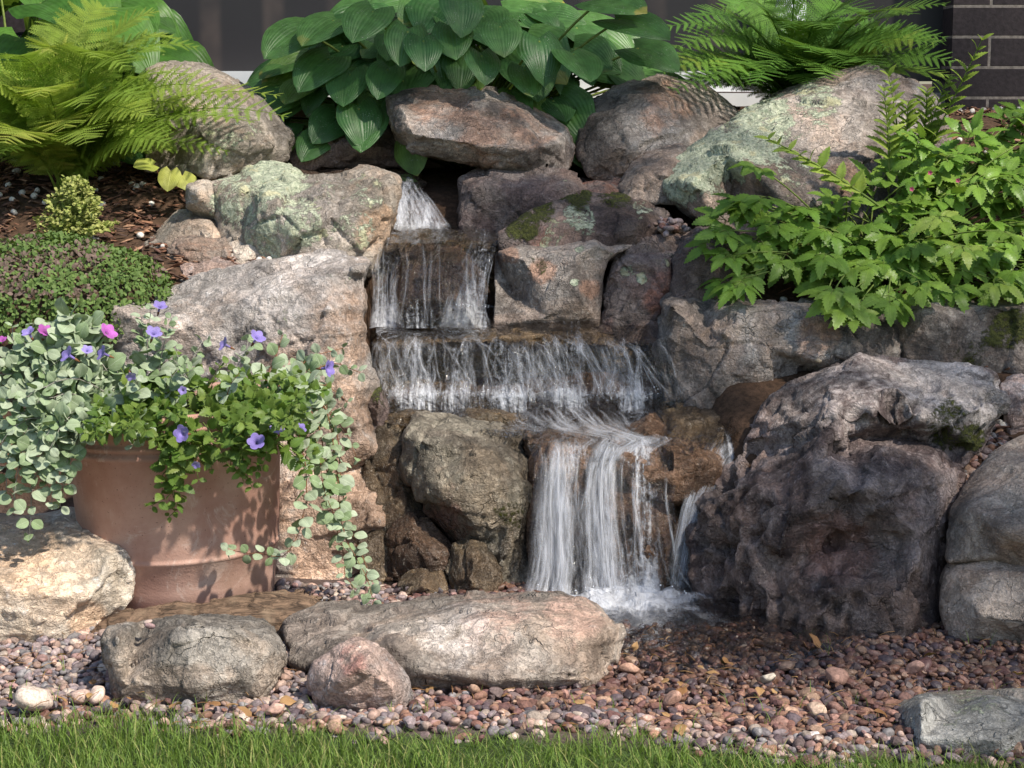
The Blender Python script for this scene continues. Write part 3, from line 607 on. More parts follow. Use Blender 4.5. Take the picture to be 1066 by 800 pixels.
# middle right cluster
rock('boulder', 'flat mossy lichen speckled rock below the top right boulders',
     [(519, 244, 1.2), (552, 221, 1.28), (582, 207, 1.36), (603, 201, 1.4), (644, 201, 1.42), (668, 206, 1.4), (688, 212, 1.35), (698, 222, 1.3), (690, 240, 1.2), (660, 268, 1.15), (560, 276, 1.12), (525, 272, 1.15)],
     [(560, 228, 1.2), (600, 215, 1.25), (600, 235, 1.14), (650, 220, 1.2), (665, 230, 1.15), (640, 245, 1.14)], 1.7, 'rock_dark', group=G2, vox=.005, facet=1.2,
     patches=[('moss', 545, 232, 26, .9), ('moss', 565, 217, 22, .85), ('moss', 600, 204, 22, .9), ('moss', 640, 203, 26, .8), ('lichen', 600, 222, 24, .7), ('lichen', 570, 243, 26, .6), ('lichen', 608, 232, 16, .7), ('lichen', 668, 218, 14, .7), ('rust', 560, 245, 16, .6)])
rock('boulder', 'angular red, brown and grey rock standing right of the upper cascade',
     [(515, 264, 1.2), (540, 251, 1.22), (572, 250, 1.24), (615, 237, 1.25), (662, 230, 1.25), (668, 240, 1.2), (664, 254, 1.15), (642, 264, 1.1), (632, 272, 1.1), (627, 300, 1.08), (625, 342, 1.03), (575, 345, 1.0), (515, 338, 1.02)],
     [(527, 265, 1.1), (545, 270, 1.06), (556, 288, 1.04), (570, 330, .98), (600, 266, 1.02), (620, 255, 1.06), (605, 310, .97), (585, 290, .99), (535, 310, 1.1), (560, 262, 1.12)], 1.6, 'rock_purple', group=G2, vox=.004, facet=.35, rough=.6, smooth=1,
     patches=[('rust', 565, 280, 16, 1.3), ('rust', 615, 300, 14, 1.0), ('rust', 530, 265, 12, 1.0), ('moss', 560, 274, 16, .6), ('lichen', 655, 240, 18, .7), ('lichen', 598, 294, 7, .8), ('lichen', 604, 260, 8, .6), ('wet', 530, 310, 24, .8), ('lichen', 632, 265, 8, .6)])
rock('boulder', 'brown block with green lichen drips right of the angular red rock', [(628, 302, 1.1), (640, 267, 1.15), (655, 261, 1.18), (700, 258, 1.18), (710, 262, 1.15), (710, 345, 1.0), (625, 347, 1.0)], [(650, 272, 1.05), (695, 268, 1.06), (660, 310, 1.0), (690, 320, .98)], 1.5, 'rock_dark', group=G2, vox=.004, facet=.9, smooth=3, patches=[('lichen', 653, 283, 13, .7), ('lichen', 668, 290, 10, .7), ('rust', 690, 300, 30, .9), ('lichen', 697, 272, 10, .5)])
rock('bank_stone', 'dark shelf stone holding a heap of small pebbles beside the mossy rock', [(650, 250, 1.16), (664, 240, 1.24), (700, 234, 1.3), (722, 240, 1.28), (722, 275, 1.12), (650, 275, 1.1)], [(670, 248, 1.15), (702, 245, 1.17)], 1.5, 'rock_dark', cat='stone', group=G2, vox=.005)
rock('boulder', 'dark grey rock beneath the left tip of the astilbe leaves', [(700, 305, 1.0), (703, 252, 1.15), (720, 238, 1.2), (760, 235, 1.2), (785, 250, 1.15), (780, 320, .97), (710, 323, .97)], [(725, 255, 1.05), (755, 255, 1.05), (740, 290, .97)], 1.45, 'rock_dark', group=G2, vox=.005, lichen=.05)
rock('boulder', 'small dark purple stone on the ledge beside the pale wall block', [(640, 352, .98), (645, 333, 1.02), (670, 325, 1.03), (690, 336, 1.0), (697, 358, .93), (645, 360, .93)], [(668, 338, .95)], 1.2, 'rock_dark', group=G4, vox=.004, wetall=.3)
rock('wall_block', 'long fractured grey block supporting the astilbe bed, right of the ledge',
     [(687, 314, .95), (695, 307, 1.0), (730, 306, 1.0), (770, 314, .98), (800, 314, 1.0), (860, 314, 1.0), (925, 322, 1.0), (945, 345, .87), (935, 385, .8), (860, 425, .77), (790, 450, .74), (700, 440, .77), (688, 400, .82)],
     [(700, 319, .80), (770, 325, .77), (800, 322, .82), (850, 323, .80), (905, 335, .80), (740, 360, .76), (800, 362, .74), (855, 373, .72), (895, 365, .74), (850, 386, .82), (885, 395, .82), (740, 400, .74), (800, 410, .76)], 1.4, 'rock_purple', cat='stone block', group=G2, vox=.005, facet=1.2, strata=.7, smooth=3, lichen=.06, patches=[('moss', 790, 410, 30, .5), ('rust', 850, 350, 30, .8), ('wet', 700, 420, 30, .6)])
rock('wall_block', 'mossy brown block at right edge supporting the astilbe bed',
     [(920, 334, .92), (950, 307, 1.05), (1000, 301, 1.1), (1066, 302, 1.1), (1130, 305, 1.1), (1130, 410, .8), (1066, 402, .8), (1000, 395, .8), (940, 385, .82)], [(960, 325, .8), (1010, 322, .82), (1066, 320, .8), (1000, 355, .77), (1060, 360, .8)], 1.5, 'rock_purple', cat='stone block', group=G2, vox=.005, facet=1.0, strata=.4, patches=[('moss', 1050, 345, 34, .9), ('moss', 1010, 375, 30, .6)])
rock('boulder', 'small pinkish rock at right edge under the mossy block', [(1045, 425, .6), (1040, 402, .65), (1055, 392, .68), (1100, 395, .68), (1100, 450, .6), (1050, 455, .56)], [(1070, 415, .55)], .85, 'rock_pink', group=G2, vox=.005)
# left bank stones
rock('bank_stone', 'small tan stone in the mulch, highest of the small bank stones', [(148, 256, 1.25), (165, 236, 1.35), (185, 220, 1.42), (205, 216, 1.42), (225, 222, 1.38), (232, 245, 1.25), (228, 264, 1.2), (158, 264, 1.2)], [(195, 232, 1.25), (215, 235, 1.22)], 1.55, 'rock_tan', cat='stone', group=G5, vox=.004, facet=.7)
rock('bank_stone', 'small dark red stone between the tan stone and tall boulder', [(174, 264, 1.15), (180, 249, 1.2), (200, 244, 1.24), (235, 247, 1.22), (242, 262, 1.15), (240, 286, 1.08), (178, 288, 1.08)], [(200, 258, 1.1)], 1.35, 'rock_purple', cat='stone', group=G5, vox=.004, rust=.4)
rock('bank_stone', 'flat pale pink stone lying against the top of the tall boulder', [(187, 277, 1.07), (192, 265, 1.14), (230, 261, 1.17), (258, 262, 1.17), (268, 272, 1.12), (262, 294, 1.02), (193, 296, 1.02)], [(225, 275, 1.04)], 1.3, 'rock_pink', cat='stone', group=G5, vox=.004)
rock('bank_stone', 'little brown stone in the corner of the lichen crusted rock', [(232, 262, 1.16), (240, 246, 1.2), (258, 243, 1.22), (280, 250, 1.2), (288, 268, 1.12), (282, 280, 1.1), (240, 280, 1.1)], [(258, 256, 1.14)], 1.3, 'rock_tan', cat='stone', group=G5, vox=.004)

# ------------------------------------------------------------------ instancing of leaves / pebbles into meshes
class Batch:
    def __init__(s): s.V = []; s.L = []; s.C = []; s.A = {}; s.n = 0
    def add(s, tpl, M, t, rnd=0.0, extra=None):
        V = tpl['V'] @ np.asarray(M).T + np.asarray(t)
        s.V.append(V); s.L.append(tpl['L'] + s.n); s.C.append(tpl['C']); s.n += len(V)
        s.A.setdefault('uvw', []).append(tpl['uv']); s.A.setdefault('rnd', []).append(np.full(len(V), rnd))
        for k, v in (extra or {}).items():
            v = np.asarray(v, float)
            s.A.setdefault(k, []).append(np.broadcast_to(v, (len(V),) + v.shape[0:] if v.ndim else (len(V),)) if v.ndim < 2 and len(np.atleast_1d(v)) != len(V) else v)
    def build(s, name, mat, parent=None, smooth=True, loc=(0, 0, 0)):
        if not s.V: return None
        V = np.concatenate(s.V) - np.asarray(loc)
        if parent is not None: V = V - 0.0
        me = mesh_arr(name, V, np.concatenate(s.L), np.concatenate(s.C), smooth, {k: np.concatenate(v) for k, v in s.A.items()})
        o = bpy.data.objects.new(name, me); col.objects.link(o); me.materials.append(MATS[mat])
        if parent is not None:
            o.parent = parent; o.location = -Vector(parent.location) + Vector(loc)
        else: o.location = loc
        return o
def T(V, faces, uv):
    L = np.concatenate([np.asarray(f) for f in faces]).astype(np.int32); C = np.array([len(f) for f in faces], np.int32)
    return {'V': np.asarray(V, float), 'L': L, 'C': C, 'uv': np.asarray(uv, float)}
def frame(d, up=(0, 0, 1), roll=0.0):
    d = np.asarray(d, float); d = d / np.linalg.norm(d); up = np.asarray(up, float)
    x = np.cross(d, up)
    if np.linalg.norm(x) < 1e-4: x = np.cross(d, [1, 0, 0])
    x /= np.linalg.norm(x); z = np.cross(x, d)
    if roll:
        c, s = math.cos(roll), math.sin(roll); x, z = x * c + z * s, z * c - x * s
    return np.stack([x, d, z], 1)
def leaf_tpl(width, nt=8, ns=3, droop=.3, fold=.15, wave=0.0, teeth=0, start=0.0, heart=0.0):
    """leaf of length 1 along +Y; width(t) = half width; droop bends the tip down; fold lifts the sides"""
    V = []; uv = []; rows = nt * (2 if teeth else 1)
    for i in range(rows + 1):
        t = i / rows; hw = width(t)
        if teeth: hw *= (1.16 if i % 2 == 0 else .84) if 0 < i < rows else 1
        for j in range(-ns, ns + 1):
            s = j / ns
            y = t - heart * abs(s) ** 1.3 * (1 - t) ** 3 
            if teeth and abs(j) == ns and i % 2 == 0: y += .03
            z = -droop * t * t + fold * abs(s) * hw * 2 - fold * .8 * (abs(s) ** 2.5) * hw * 2 + wave * math.sin(t * 9 + (1 if s > 0 else 2.5)) * s * s * hw
            V.append((s * hw, y, z)); uv.append((s, t, abs(s) * 1.0))
    m = 2 * ns + 1; f = []
    for i in range(rows):
        for j in range(2 * ns):
            a = i * m + j; f.append((a, a + 1, a + m + 1, a + m))
    return T(V, f, uv)
def tube_tpl(pts, rad, sides=5):
    pts = np.asarray(pts, float); n = len(pts); rad = np.broadcast_to(rad, (n,))
    V = []; uv = []
    for i in range(n):
        d = pts[min(i + 1, n - 1)] - pts[max(i - 1, 0)]
        Fm = frame(d, (0, 0, 1) if abs(d[2]) < .95 * np.linalg.norm(d) else (1, 0, 0))
        for k in range(sides):
            a = 2 * math.pi * k / sides
            V.append(pts[i] + rad[i] * (math.cos(a) * Fm[:, 0] + math.sin(a) * Fm[:, 2])); uv.append((k / sides, i / (n - 1), 0))
    f = [(i * sides + k, i * sides + (k + 1) % sides, (i + 1) * sides + (k + 1) % sides, (i + 1) * sides + k) for i in range(n - 1) for k in range(sides)]
    f.append(tuple(range(sides))[::-1]); f.append(tuple((n - 1) * sides + k for k in range(sides)))
    return T(V, f, uv)
I3 = np.eye(3); Z3 = np.zeros(3)
def bez(p0, p1, p2, n=8):
    t = np.linspace(0, 1, n)[:, None]; return (1 - t) ** 2 * np.asarray(p0) + 2 * t * (1 - t) * np.asarray(p1) + t * t * np.asarray(p2)
U = lambda a, b: float(rng.uniform(a, b))
def ico(level):
    import bmesh
    bm = bmesh.new(); bmesh.ops.create_icosphere(bm, subdivisions=level, radius=1.0)
    V = np.array([v.co[:] for v in bm.verts]); f = [tuple(v.index for v in fc.verts) for fc in bm.faces]; bm.free()
    return V, f
IV, IF = ico(2); IV3, IF3 = ico(3)
def stone_tpls(n, angular, V0=IV, F0=IF):
    out = []
    for k in range(n):
        V = V0.copy()
        if angular:
            for _ in range(9):
                d = rng.normal(size=3); d /= np.linalg.norm(d); h = U(.55, .85)
                s = V @ d; V = V - np.maximum(s - h, 0)[:, None] * d
            V = V * (1 + .05 * vnoise(V * 3 + k * 9, k)[:, None])
        else:
            V = V * (1 + .14 * vnoise(V * 1.3 + k * 7, k)[:, None])
        V = V * np.array([U(.85, 1.4), U(.65, .95), U(.45, .75)])
        out.append(T(V, F0, np.zeros_like(V)))
    return out
ROUND = stone_tpls(14, False); ANG = stone_tpls(14, True)
PAL_L = np.array([(.29, .23, .235), (.36, .28, .27), (.24, .195, .205), (.44, .32, .27), (.20, .175, .185), (.52, .42, .35), (.34, .21, .19), (.46, .31, .25), (.27, .25, .25)])
PAL_R = np.array([(.26, .13, .10), (.32, .17, .12), (.20, .10, .09), (.40, .22, .15), (.16, .11, .12), (.36, .20, .16), (.12, .09, .10), (.42, .27, .19), (.24, .17, .16), (.30, .13, .10)])
def randrot():
    a = U(0, 6.28); tx, ty = rng.normal(0, .35, 2)
    return np.array(Matrix.Rotation(a, 3, 'Z') @ Matrix.Rotation(tx, 3, 'X') @ Matrix.Rotation(ty, 3, 'Y'))
def EDGE(x): return -.485 - .13 * (x + 1) + .03 * math.sin(x * 7) + .035 * vnoise(np.array([[x * 9, 3., 1.]]))[0]
def gravel():
    b = Batch(); bs = Batch()
    def put(x, y, z, right, wet, s, ang):
        tp = (ANG if ang else ROUND)[int(rng.integers(14))]
        c = (PAL_R * .85 if right else PAL_L)[int(rng.integers(9))] * U(.5, 1.1)
        (bs if ang else b).add(tp, randrot() * s, (x, y, z), 0, {'pcol': c, 'wet': wet})
    N = 0
    for layer in range(2):
        ysp = np.arange(-.95, .52, .0165)
        for yy in ysp:
            for xx in np.arange(-1.9, 1.9, .0185):
                x = xx + U(-.009, .009); y = yy + U(-.009, .009)
                if y > .22 and not (x > .1 and x < .62) and x < .9 and not (-.62 < x < .1): continue
                if y > .42: continue
                if y < EDGE(x) + .02 and U(0, 1) < .35 + (EDGE(x) + .02 - y) * 7: continue
                if layer == 1 and U(0, 1) < .35: continue
                z = float(Hn([x], [y])[0])
                rr = float(sst(-.50, .0, x + .25 * vnoise(np.array([[x * 3, y * 3, 1.]]))[0])) if y > EDGE(x) + .10 else .35
                right = U(0, 1) < rr
                wet = max(0, 1 - math.hypot((x - .32) / .42, (y - .12) / .34)) * 1.8 if True else 0
                wet = min(1, max(wet, .55 if right and y > -.35 else 0))
                s = U(.0062, .0150) * (1.0 if layer == 0 else U(.8, 1.2))
                if right and U(0, 1) < .14: s *= 1.5
                put(x, y, z + .002 + layer * .008 + U(-.003, .003), right, wet, s, U(0, 1) < (.75 if right else .35))
                N += 1
    # pebbles washed into pockets between the rocks
    for (px, py, Y, rx, ry, n) in [(1022, 470, .5, 28, 34, 150), (1000, 520, .42, 10, 24, 40), (684, 236, 1.23, 20, 5, 46), (700, 241, 1.19, 14, 4, 24), (110, 350, 0, 0, 0, 0)]:
        for _ in range(n):
            p = at(px + U(-rx, rx), py + U(-ry, ry), Y); Yh = Y
            z = p[2] if Y > 1 else float(Hn([p[0]], [Y + U(-.1, .12)])[0])
            yy = Y + U(-.06, .08)
            z = float(Hn([p[0]], [yy])[0]) if Y < 1 else p[2]
            put(p[0], yy, z + .006, U(0, 1) < .4, .1, U(.009, .015), False)
    o = b.build('gravel', 'pebble'); tag(o, kind='stuff')
    o = bs.build('gravel', 'pebble', None, False); tag(o, kind='stuff')
gravel()
# single stones that stand out of the gravel
BIGS = stone_tpls(8, True, IV3, IF3); BIGR = stone_tpls(8, False, IV3, IF3)
for (px, py, w_, c, ang, lab) in [
    (482, 724, 15, (.62, .44, .16), False, 'yellow nugget of stone touching the long flat slab'),
    (34, 742, 20, (.55, .45, .38), False, 'pale tan cobble at the grass edge, far left'),
    (285, 748, 12, (.62, .40, .32), True, 'pink chunk of gravel nearest the grass below the dark grey block'),
    (437, 712, 0, (0, 0, 0), True, ''),
    (530, 728, 14, (.46, .32, .27), True, 'pinkish chip leaning against the front of the long flat slab'),
    (318, 748, 0, (0, 0, 0), True, ''),
    (100, 733, 11, (.60, .46, .38), False, 'peach pebble left of the dark grey block'),
    (84, 734, 10, (.50, .36, .30), False, 'brown pink pebble beside the peach pebble'),
    (850, 750, 14, (.50, .36, .27), True, 'flat tan chip in the right gravel near the grass'),
    (872, 716, 15, (.36, .21, .16), True, 'rust brown chip in the right gravel, largest of its kind'),
    (952, 706, 14, (.40, .24, .19), True, 'reddish chip behind the pale corner stone'),
    (800, 716, 12, (.48, .42, .34), True, 'light beige chip in the middle of the right gravel'),
    (700, 738, 13, (.40, .24, .18), True, 'orange brown chip right of the long slab end'),
    (655, 706, 12, (.42, .25, .18), True, 'brown chip wedged at the right end of the long slab'),
    (846, 775, 11, (.62, .55, .52), True, 'whitish broken stone between grass tufts'),
    (306, 692, 12, (.40, .34, .30), True, 'grey wedge stone between the dark block and pink granite')]:
    if not lab: continue
    v = math.atan((py - 400) / F) + PITCH; Y = CAMP[1] + 1.2 / math.tan(v); p = at(px, py, Y)
    s = w_ * (4 + Y) / F
    tp = (BIGS if ang else BIGR)[int(rng.integers(8))]
    b = Batch(); b.add(tp, randrot() * s, (0, 0, 0), 0, {'pcol': np.array(c), 'wet': 0.0})
    o = b.build('loose_stone', 'pebble', loc=(0, 0, 0)); o.location = (p[0], p[1] + .01, s * .55 + .004)
    tag(o, lab, 'stone', 'loose stones on the gravel')
# two pebbles resting on the dark block
for (px, py, Y, s, c, lab) in [(156, 652, -.30, .011, (.30, .2, .2), 'tiny dark red pebble resting on the dark grey block'), (154, 648, -.28, .009, (.5, .38, .33), 'tiny pink pebble leaning on the dark red one atop the block'),
                               (852, 376, .55, .009, (.5, .38, .25), 'tiny tan pebble on the wall behind the huge boulder')]:
    p = at(px, py, Y); b = Batch(); b.add(ROUND[3], randrot() * s, Z3, 0, {'pcol': np.array(c), 'wet': 0.0}); o = b.build('loose_stone', 'pebble'); o.location = p; tag(o, lab, 'stone', 'loose stones on the gravel')

# mulch, shells and needles on the banks
def mulch():
    tp = []
    for k in range(10):
        V = IV.copy()
        for _ in range(8):
            d = rng.normal(size=3); d /= np.linalg.norm(d); s = V @ d; V = V - np.maximum(s - .5, 0)[:, None] * d
        tp.append(T(V * np.array([.35, 1.0, .16]), IF, np.zeros_like(V)))
    b = Batch()
    cols = np.array([(.16, .075, .045), (.22, .11, .065), (.10, .05, .035), (.28, .16, .10), (.07, .04, .03)])
    def area(n, x0, x1, y0, y1):
        for _ in range(n):
            x = U(x0, x1); y = U(y0, y1); z = float(Hn([x], [y])[0])
            R_ = np.array(Matrix.Rotation(U(0, 6.28), 3, 'Z') @ Matrix.Rotation(U(-.5, .5), 3, 'X') @ Matrix.Rotation(U(-.6, .6), 3, 'Y'))
            if U(0, 1) < .05: b.add(ROUND[2], randrot() * U(.008, .014), (x, y, z + .01), 0, {'pcol': np.array((.55, .52, .48)), 'wet': 0.0})
            else: b.add(tp[int(rng.integers(10))], R_ * U(.010, .030), (x, y, z + U(.002, .014)), 0, {'pcol': cols[int(rng.integers(5))] * U(.7, 1.3), 'wet': 0.0})
    area(3800, -1.75, -.5, 1.0, 2.4); area(4600, .7, 2.6, .9, 2.65); area(1400, 1.05, 2.4, .3, 1.0); area(2600, -2.8, -1.6, .9, 2.5); area(900, -2.4, -1.35, .5, 1.0); area(600, -1.5, -.9, .75, 1.0)
    o = b.build('bark_mulch', 'pebble'); tag(o, kind='stuff')
mulch()
def litter():
    b = Batch(); tl = leaf_tpl(lambda t: .34 * math.sin(math.pi * t ** .8) + .001, 6, 2, .25, .5, .2)
    for _ in range(80):
        x = U(-1.3, 1.3); y = U(-.62, -.1)
        b.add(tl, frame((U(-1, 1), U(-1, 1), U(-.1, .3)), roll=U(-.6, .6)) * U(.015, .04), (x, y, float(Hh(x, y)) + .02), U(0, 1))
    for _ in range(260):       # dry needles and grass clippings
        x = U(-1.2, 1.2); y = U(-.62, .05); z = float(Hh(x, y)) + .022; a = U(0, 3.14); l = U(.02, .05)
        p = np.array([x, y, z]); d = np.array([math.cos(a) * l, math.sin(a) * l, U(-.003, .008)])
        b.add(tube_tpl([p, p + d * .5 + (0, 0, .003), p + d], .0009, 3), I3, Z3, U(0, 1))
    o = b.build('leaf_litter', 'dead_leaf'); tag(o, kind='stuff')
litter()

# ------------------------------------------------------------------ grass at the front
def grass():
    b = Batch(); tpl = []
    for k in range(8):
        n = 5; dr = U(.1, .9); V = []; uv = []; 
        for i in range(n + 1):
            t = i / n; hw = .5 * (1 - t ** 1.6) + .02
            y = dr * t * t; z = t - .35 * dr * t ** 3
            for s in (-1, 0, 1): V.append((s * hw * .05, y + (0.012 if s == 0 else 0), z)); uv.append((s, t, 0))
        f = [(i * 3 + j, i * 3 + j + 1, i * 3 + j + 4, i * 3 + j + 3) for i in range(n) for j in range(2)]
        tpl.append(T(V, f, uv))
    for k in range(48000):
        x = U(-1.7, 1.7); y = -.40 - U(0, 1) ** .8 * .98
        edge = EDGE(x)
        if y > edge + .0: continue
        dens = min(1, (edge - y) / (.10 + .10 * max(0, x)) + .12)
        if U(0, 1) > dens: continue
        h = U(.022, .066) * (.75 if (edge - y) < .06 else 1)
        a = U(0, 6.28); M = np.array(Matrix.Rotation(a, 3, 'Z')) * h
        b.add(tpl[k % 8], M, (x, y, -.002), min(.85, max(0, rng.normal(.45, .25))) if U(0, 1) > .13 else 1.0)
    # stray blades growing through the gravel
    for _ in range(150):
        x = U(-1.2, 1.2); y = U(-.6, -.35) if U(0, 1) < .8 else U(-.3, 0)
        for j in range(int(rng.integers(1, 4))):
            b.add(tpl[j], np.array(Matrix.Rotation(U(0, 6.28), 3, 'Z')) * U(.02, .045), (x + U(-.004, .004), y, 0.005), U(.2, .9))
    o = b.build('grass', 'grass_blade'); tag(o, kind='stuff')
grass()

# ------------------------------------------------------------------ house
def box(b, x0, x1, y0, y1, z0, z1, bev=0):
    V = np.array([(x, y, z) for x in (x0, x1) for y in (y0, y1) for z in (z0, z1)], float)
    f = [(0, 1, 3, 2), (4, 6, 7, 5), (0, 4, 5, 1), (2, 3, 7, 6), (0, 2, 6, 4), (1, 5, 7, 3)]
    b.add(T(V, f, V * 0), I3, Z3)
def house_mats():
    t = NT('brick'); co = t.objco(); sp = t.n('ShaderNodeSeparateXYZ'); t.l(co, sp.inputs[0])
    cb = t.n('ShaderNodeCombineXYZ'); t.l(sp.outputs[0], cb.inputs[0]); t.l(sp.outputs[2], cb.inputs[1])
    br = t.n('ShaderNodeTexBrick'); t.l(cb.outputs[0], br.inputs['Vector'])
    br.inputs['Scale'].default_value = 1; br.inputs['Brick Width'].default_value = .30; br.inputs['Row Height'].default_value = .104; br.inputs['Mortar Size'].default_value = .006
    br.inputs['Mortar Smooth'].default_value = .3
    br.inputs['Color1'].default_value = (.018, .014, .017, 1); br.inputs['Color2'].default_value = (.032, .024, .027, 1); br.inputs['Mortar'].default_value = (.17, .15, .135, 1)
    n = t.noise(co, 60, 4)
    h = t.math('ADD', t.math('MULTIPLY', br.outputs['Fac'], -1.0), t.math('MULTIPLY', n, .3))
    sc = t.n('ShaderNodeVectorMath', operation='SCALE'); t.l(br.outputs['Color'], sc.inputs[0]); t.l(t.ramp(n, .3, .7, .7, 1.3), sc.inputs['Scale'])
    t.done(t.bsdf(sc.outputs[0], .75, .3, t.bump(h, .8, .006)).outputs[0])
    t = NT('screen'); co = t.objco()
    sp = t.n('ShaderNodeSeparateXYZ'); t.l(co, sp.inputs[0])
    st = t.math('SINE', t.math('MULTIPLY', sp.outputs[0], 28.0)); n = t.noise(co, 5, 3)
    c = t.mix(t.math('MULTIPLY', t.ramp(st, .2, .9), t.ramp(n, .3, .7)), (.020, .018, .020), (.055, .043, .040))
    t.done(t.bsdf(c, .45, .4, t.bump(t.noise(co, 700, 1), .3, .001)).outputs[0])
    simple_mat('white_paint', (.66, .68, .70), (.74, .75, .77), 12, .5, .001)
    simple_mat('foundation', (.28, .25, .22), (.36, .33, .29), 25, .9, .004)
house_mats()
hs = empty('house', (0, 2.75, .9), 'house wall with dark screened window, white sill and dark brick beside it', 'house')
b = Batch(); box(b, 1.52, 7, 2.70, 3.0, .7, 4.2); box(b, -7, -1.6, 2.70, 3.0, .7, 4.2); box(b, -1.6, 1.52, 2.72, 3.0, 2.9, 4.2); b.build('brick_wall', 'brick', hs, False)
b = Batch(); box(b, -1.6, 1.52, 2.78, 3.0, .7, 1.16); b.build('foundation', 'foundation', hs, False)
wnd = empty('window', (0, 0, 0), None, None); wnd.parent = hs
b = Batch(); box(b, -1.6, 1.52, 2.86, 2.88, 1.2, 2.88); o = b.build('screen', 'screen', None, False); o.parent = wnd; o.location = -Vector(hs.location)
b = Batch()
box(b, -1.6, 1.0, 2.68, 2.86, 1.165, 1.235); box(b, -1.6, 1.0, 2.66, 2.70, 1.115, 1.16)
o = b.build('sill', 'white_paint', None, False); o.parent = wnd; o.location = -Vector(hs.location)
b = Batch(); box(b, .93, 1.02, 2.74, 2.86, 1.24, 2.88); box(b, -1.6, -1.52, 2.74, 2.86, 1.24, 2.88); box(b, -1.6, 1.0, 2.74, 2.86, 2.84, 2.9)
o = b.build('frame', 'white_paint', None, False); o.parent = wnd; o.location = -Vector(hs.location)
b = Batch(); box(b, -7.3, 7.3, 2.3, 6, 4.2, 4.4); b.build('eave', 'foundation', hs, False)

# ------------------------------------------------------------------ foliage
def proto(parent, loc): pass
HOSTA = [leaf_tpl(lambda t, k=k: (.44 + .025 * k) * (math.sin(math.pi * min(1, t * .92 + .08) ** .78)) ** .66 + .002, 10, 5, .22 + .12 * k, .16, .05 * k, heart=.26) for k in range(4)]
for tp in HOSTA: tp['uv'][:, 2] = np.abs(tp['uv'][:, 0])
def hosta(name, loc, label, n, r0, r1, hmax, L, mat, seed, extra=(), ph=(-math.pi, math.pi), pcol=None):
    g = np.random.default_rng(seed)
    root = empty(name, loc, label, 'hosta', 'hostas by the house')
    leaves = Batch(); stems = Batch(); base = np.array(loc)
    items = []
    for i in range(n):
        q = (i + .5) / n; az = g.uniform(*ph); r = r0 + (r1 - r0) * q ** .7
        h = hmax * (1 - .82 * q ** 1.5) * g.uniform(.85, 1.1)
        tip = base + np.array([math.cos(az) * r * 1.25, math.sin(az) * r * .8, h])
        d = np.array([math.cos(az), math.sin(az) - .35, -.05 - .55 * q + g.uniform(-.2, .2)])
        items.append((tip, d, L * g.uniform(.6, 1.25), g.uniform(-.5, .5)))
    for (px, py, Y, dx, dz, sz) in extra:
        items.append((at(px, py, Y), np.array([dx, -.8, dz * .55]), sz * .70, g.uniform(-.25, .25)))
    for tip, d, l, roll in items:
        d = d / np.linalg.norm(d)
        leaves.add(HOSTA[int(g.integers(4))], frame(d, (0, -.6, 1), roll) * l, tip, g.uniform(0, .84) if g.uniform() > .06 else .97)
        mid = base + (tip - base) * .5 + np.array([0, 0, .08])
        stems.add(tube_tpl(bez(base + g.normal(0, .02, 3) * (1, 1, 0), mid, tip + d * .02, 7), np.linspace(.006, .004, 7)), I3, Z3)
    leaves.build('foliage', mat, root); stems.build('stems', 'stem_green', root)
hosta('hosta', (-.16, 2.25, .92), 'big dark green hosta with white specks filling the top centre', 190, .10, .60, .50, .170, 'hosta_leaf', 3,
      [(365, 75, 1.85, -.1, -.8, .22), (385, 120, 1.80, -.15, -.9, .22), (372, 110, 1.78, .2, -1, .2), (345, 60, 1.9, -.5, -.6, .24), (320, 30, 1.95, -.6, -.4, .26), (470, 28, 1.75, .1, -.9, .20), (425, 30, 1.75, -.1, -.9, .2),
       (440, 40, 1.7, .1, -.8, .18), (520, 25, 1.7, .1, -.9, .2), (560, 40, 1.72, .2, -.9, .2), (595, 55, 1.7, .3, -.5, .24), (545, 70, 1.75, .2, -.9, .18), (500, 55, 1.7, .2, -.9, .17), (640, 20, 1.8, 1, -.3, .28), (620, 0, 1.8, .9, -.1, .26), (350, 20, 1.9, -.5, -.5, .25), (390, 10, 1.8, -.3, -.7, .24), (320, 85, 2.0, -.4, -.5, .2), (480, -5, 1.75, .1, -.9, .2), (660, 50, 1.9, .8, -.3, .24), (405, 70, 1.78, -.2, -.8, .18)])
hosta('hosta', (-1.62, 2.3, .92), 'bright green hosta behind the fern in the top left corner', 110, .12, .55, .55, .22, 'hosta_bright_leaf', 5,
      [(60, 30, 1.95, .3, -.4, .26), (100, 20, 1.95, .8, .1, .30), (20, 40, 1.95, -.3, -.5, .28), (90, 60, 1.95, .3, -.8, .26), (40, 5, 1.9, .5, .3, .3)])

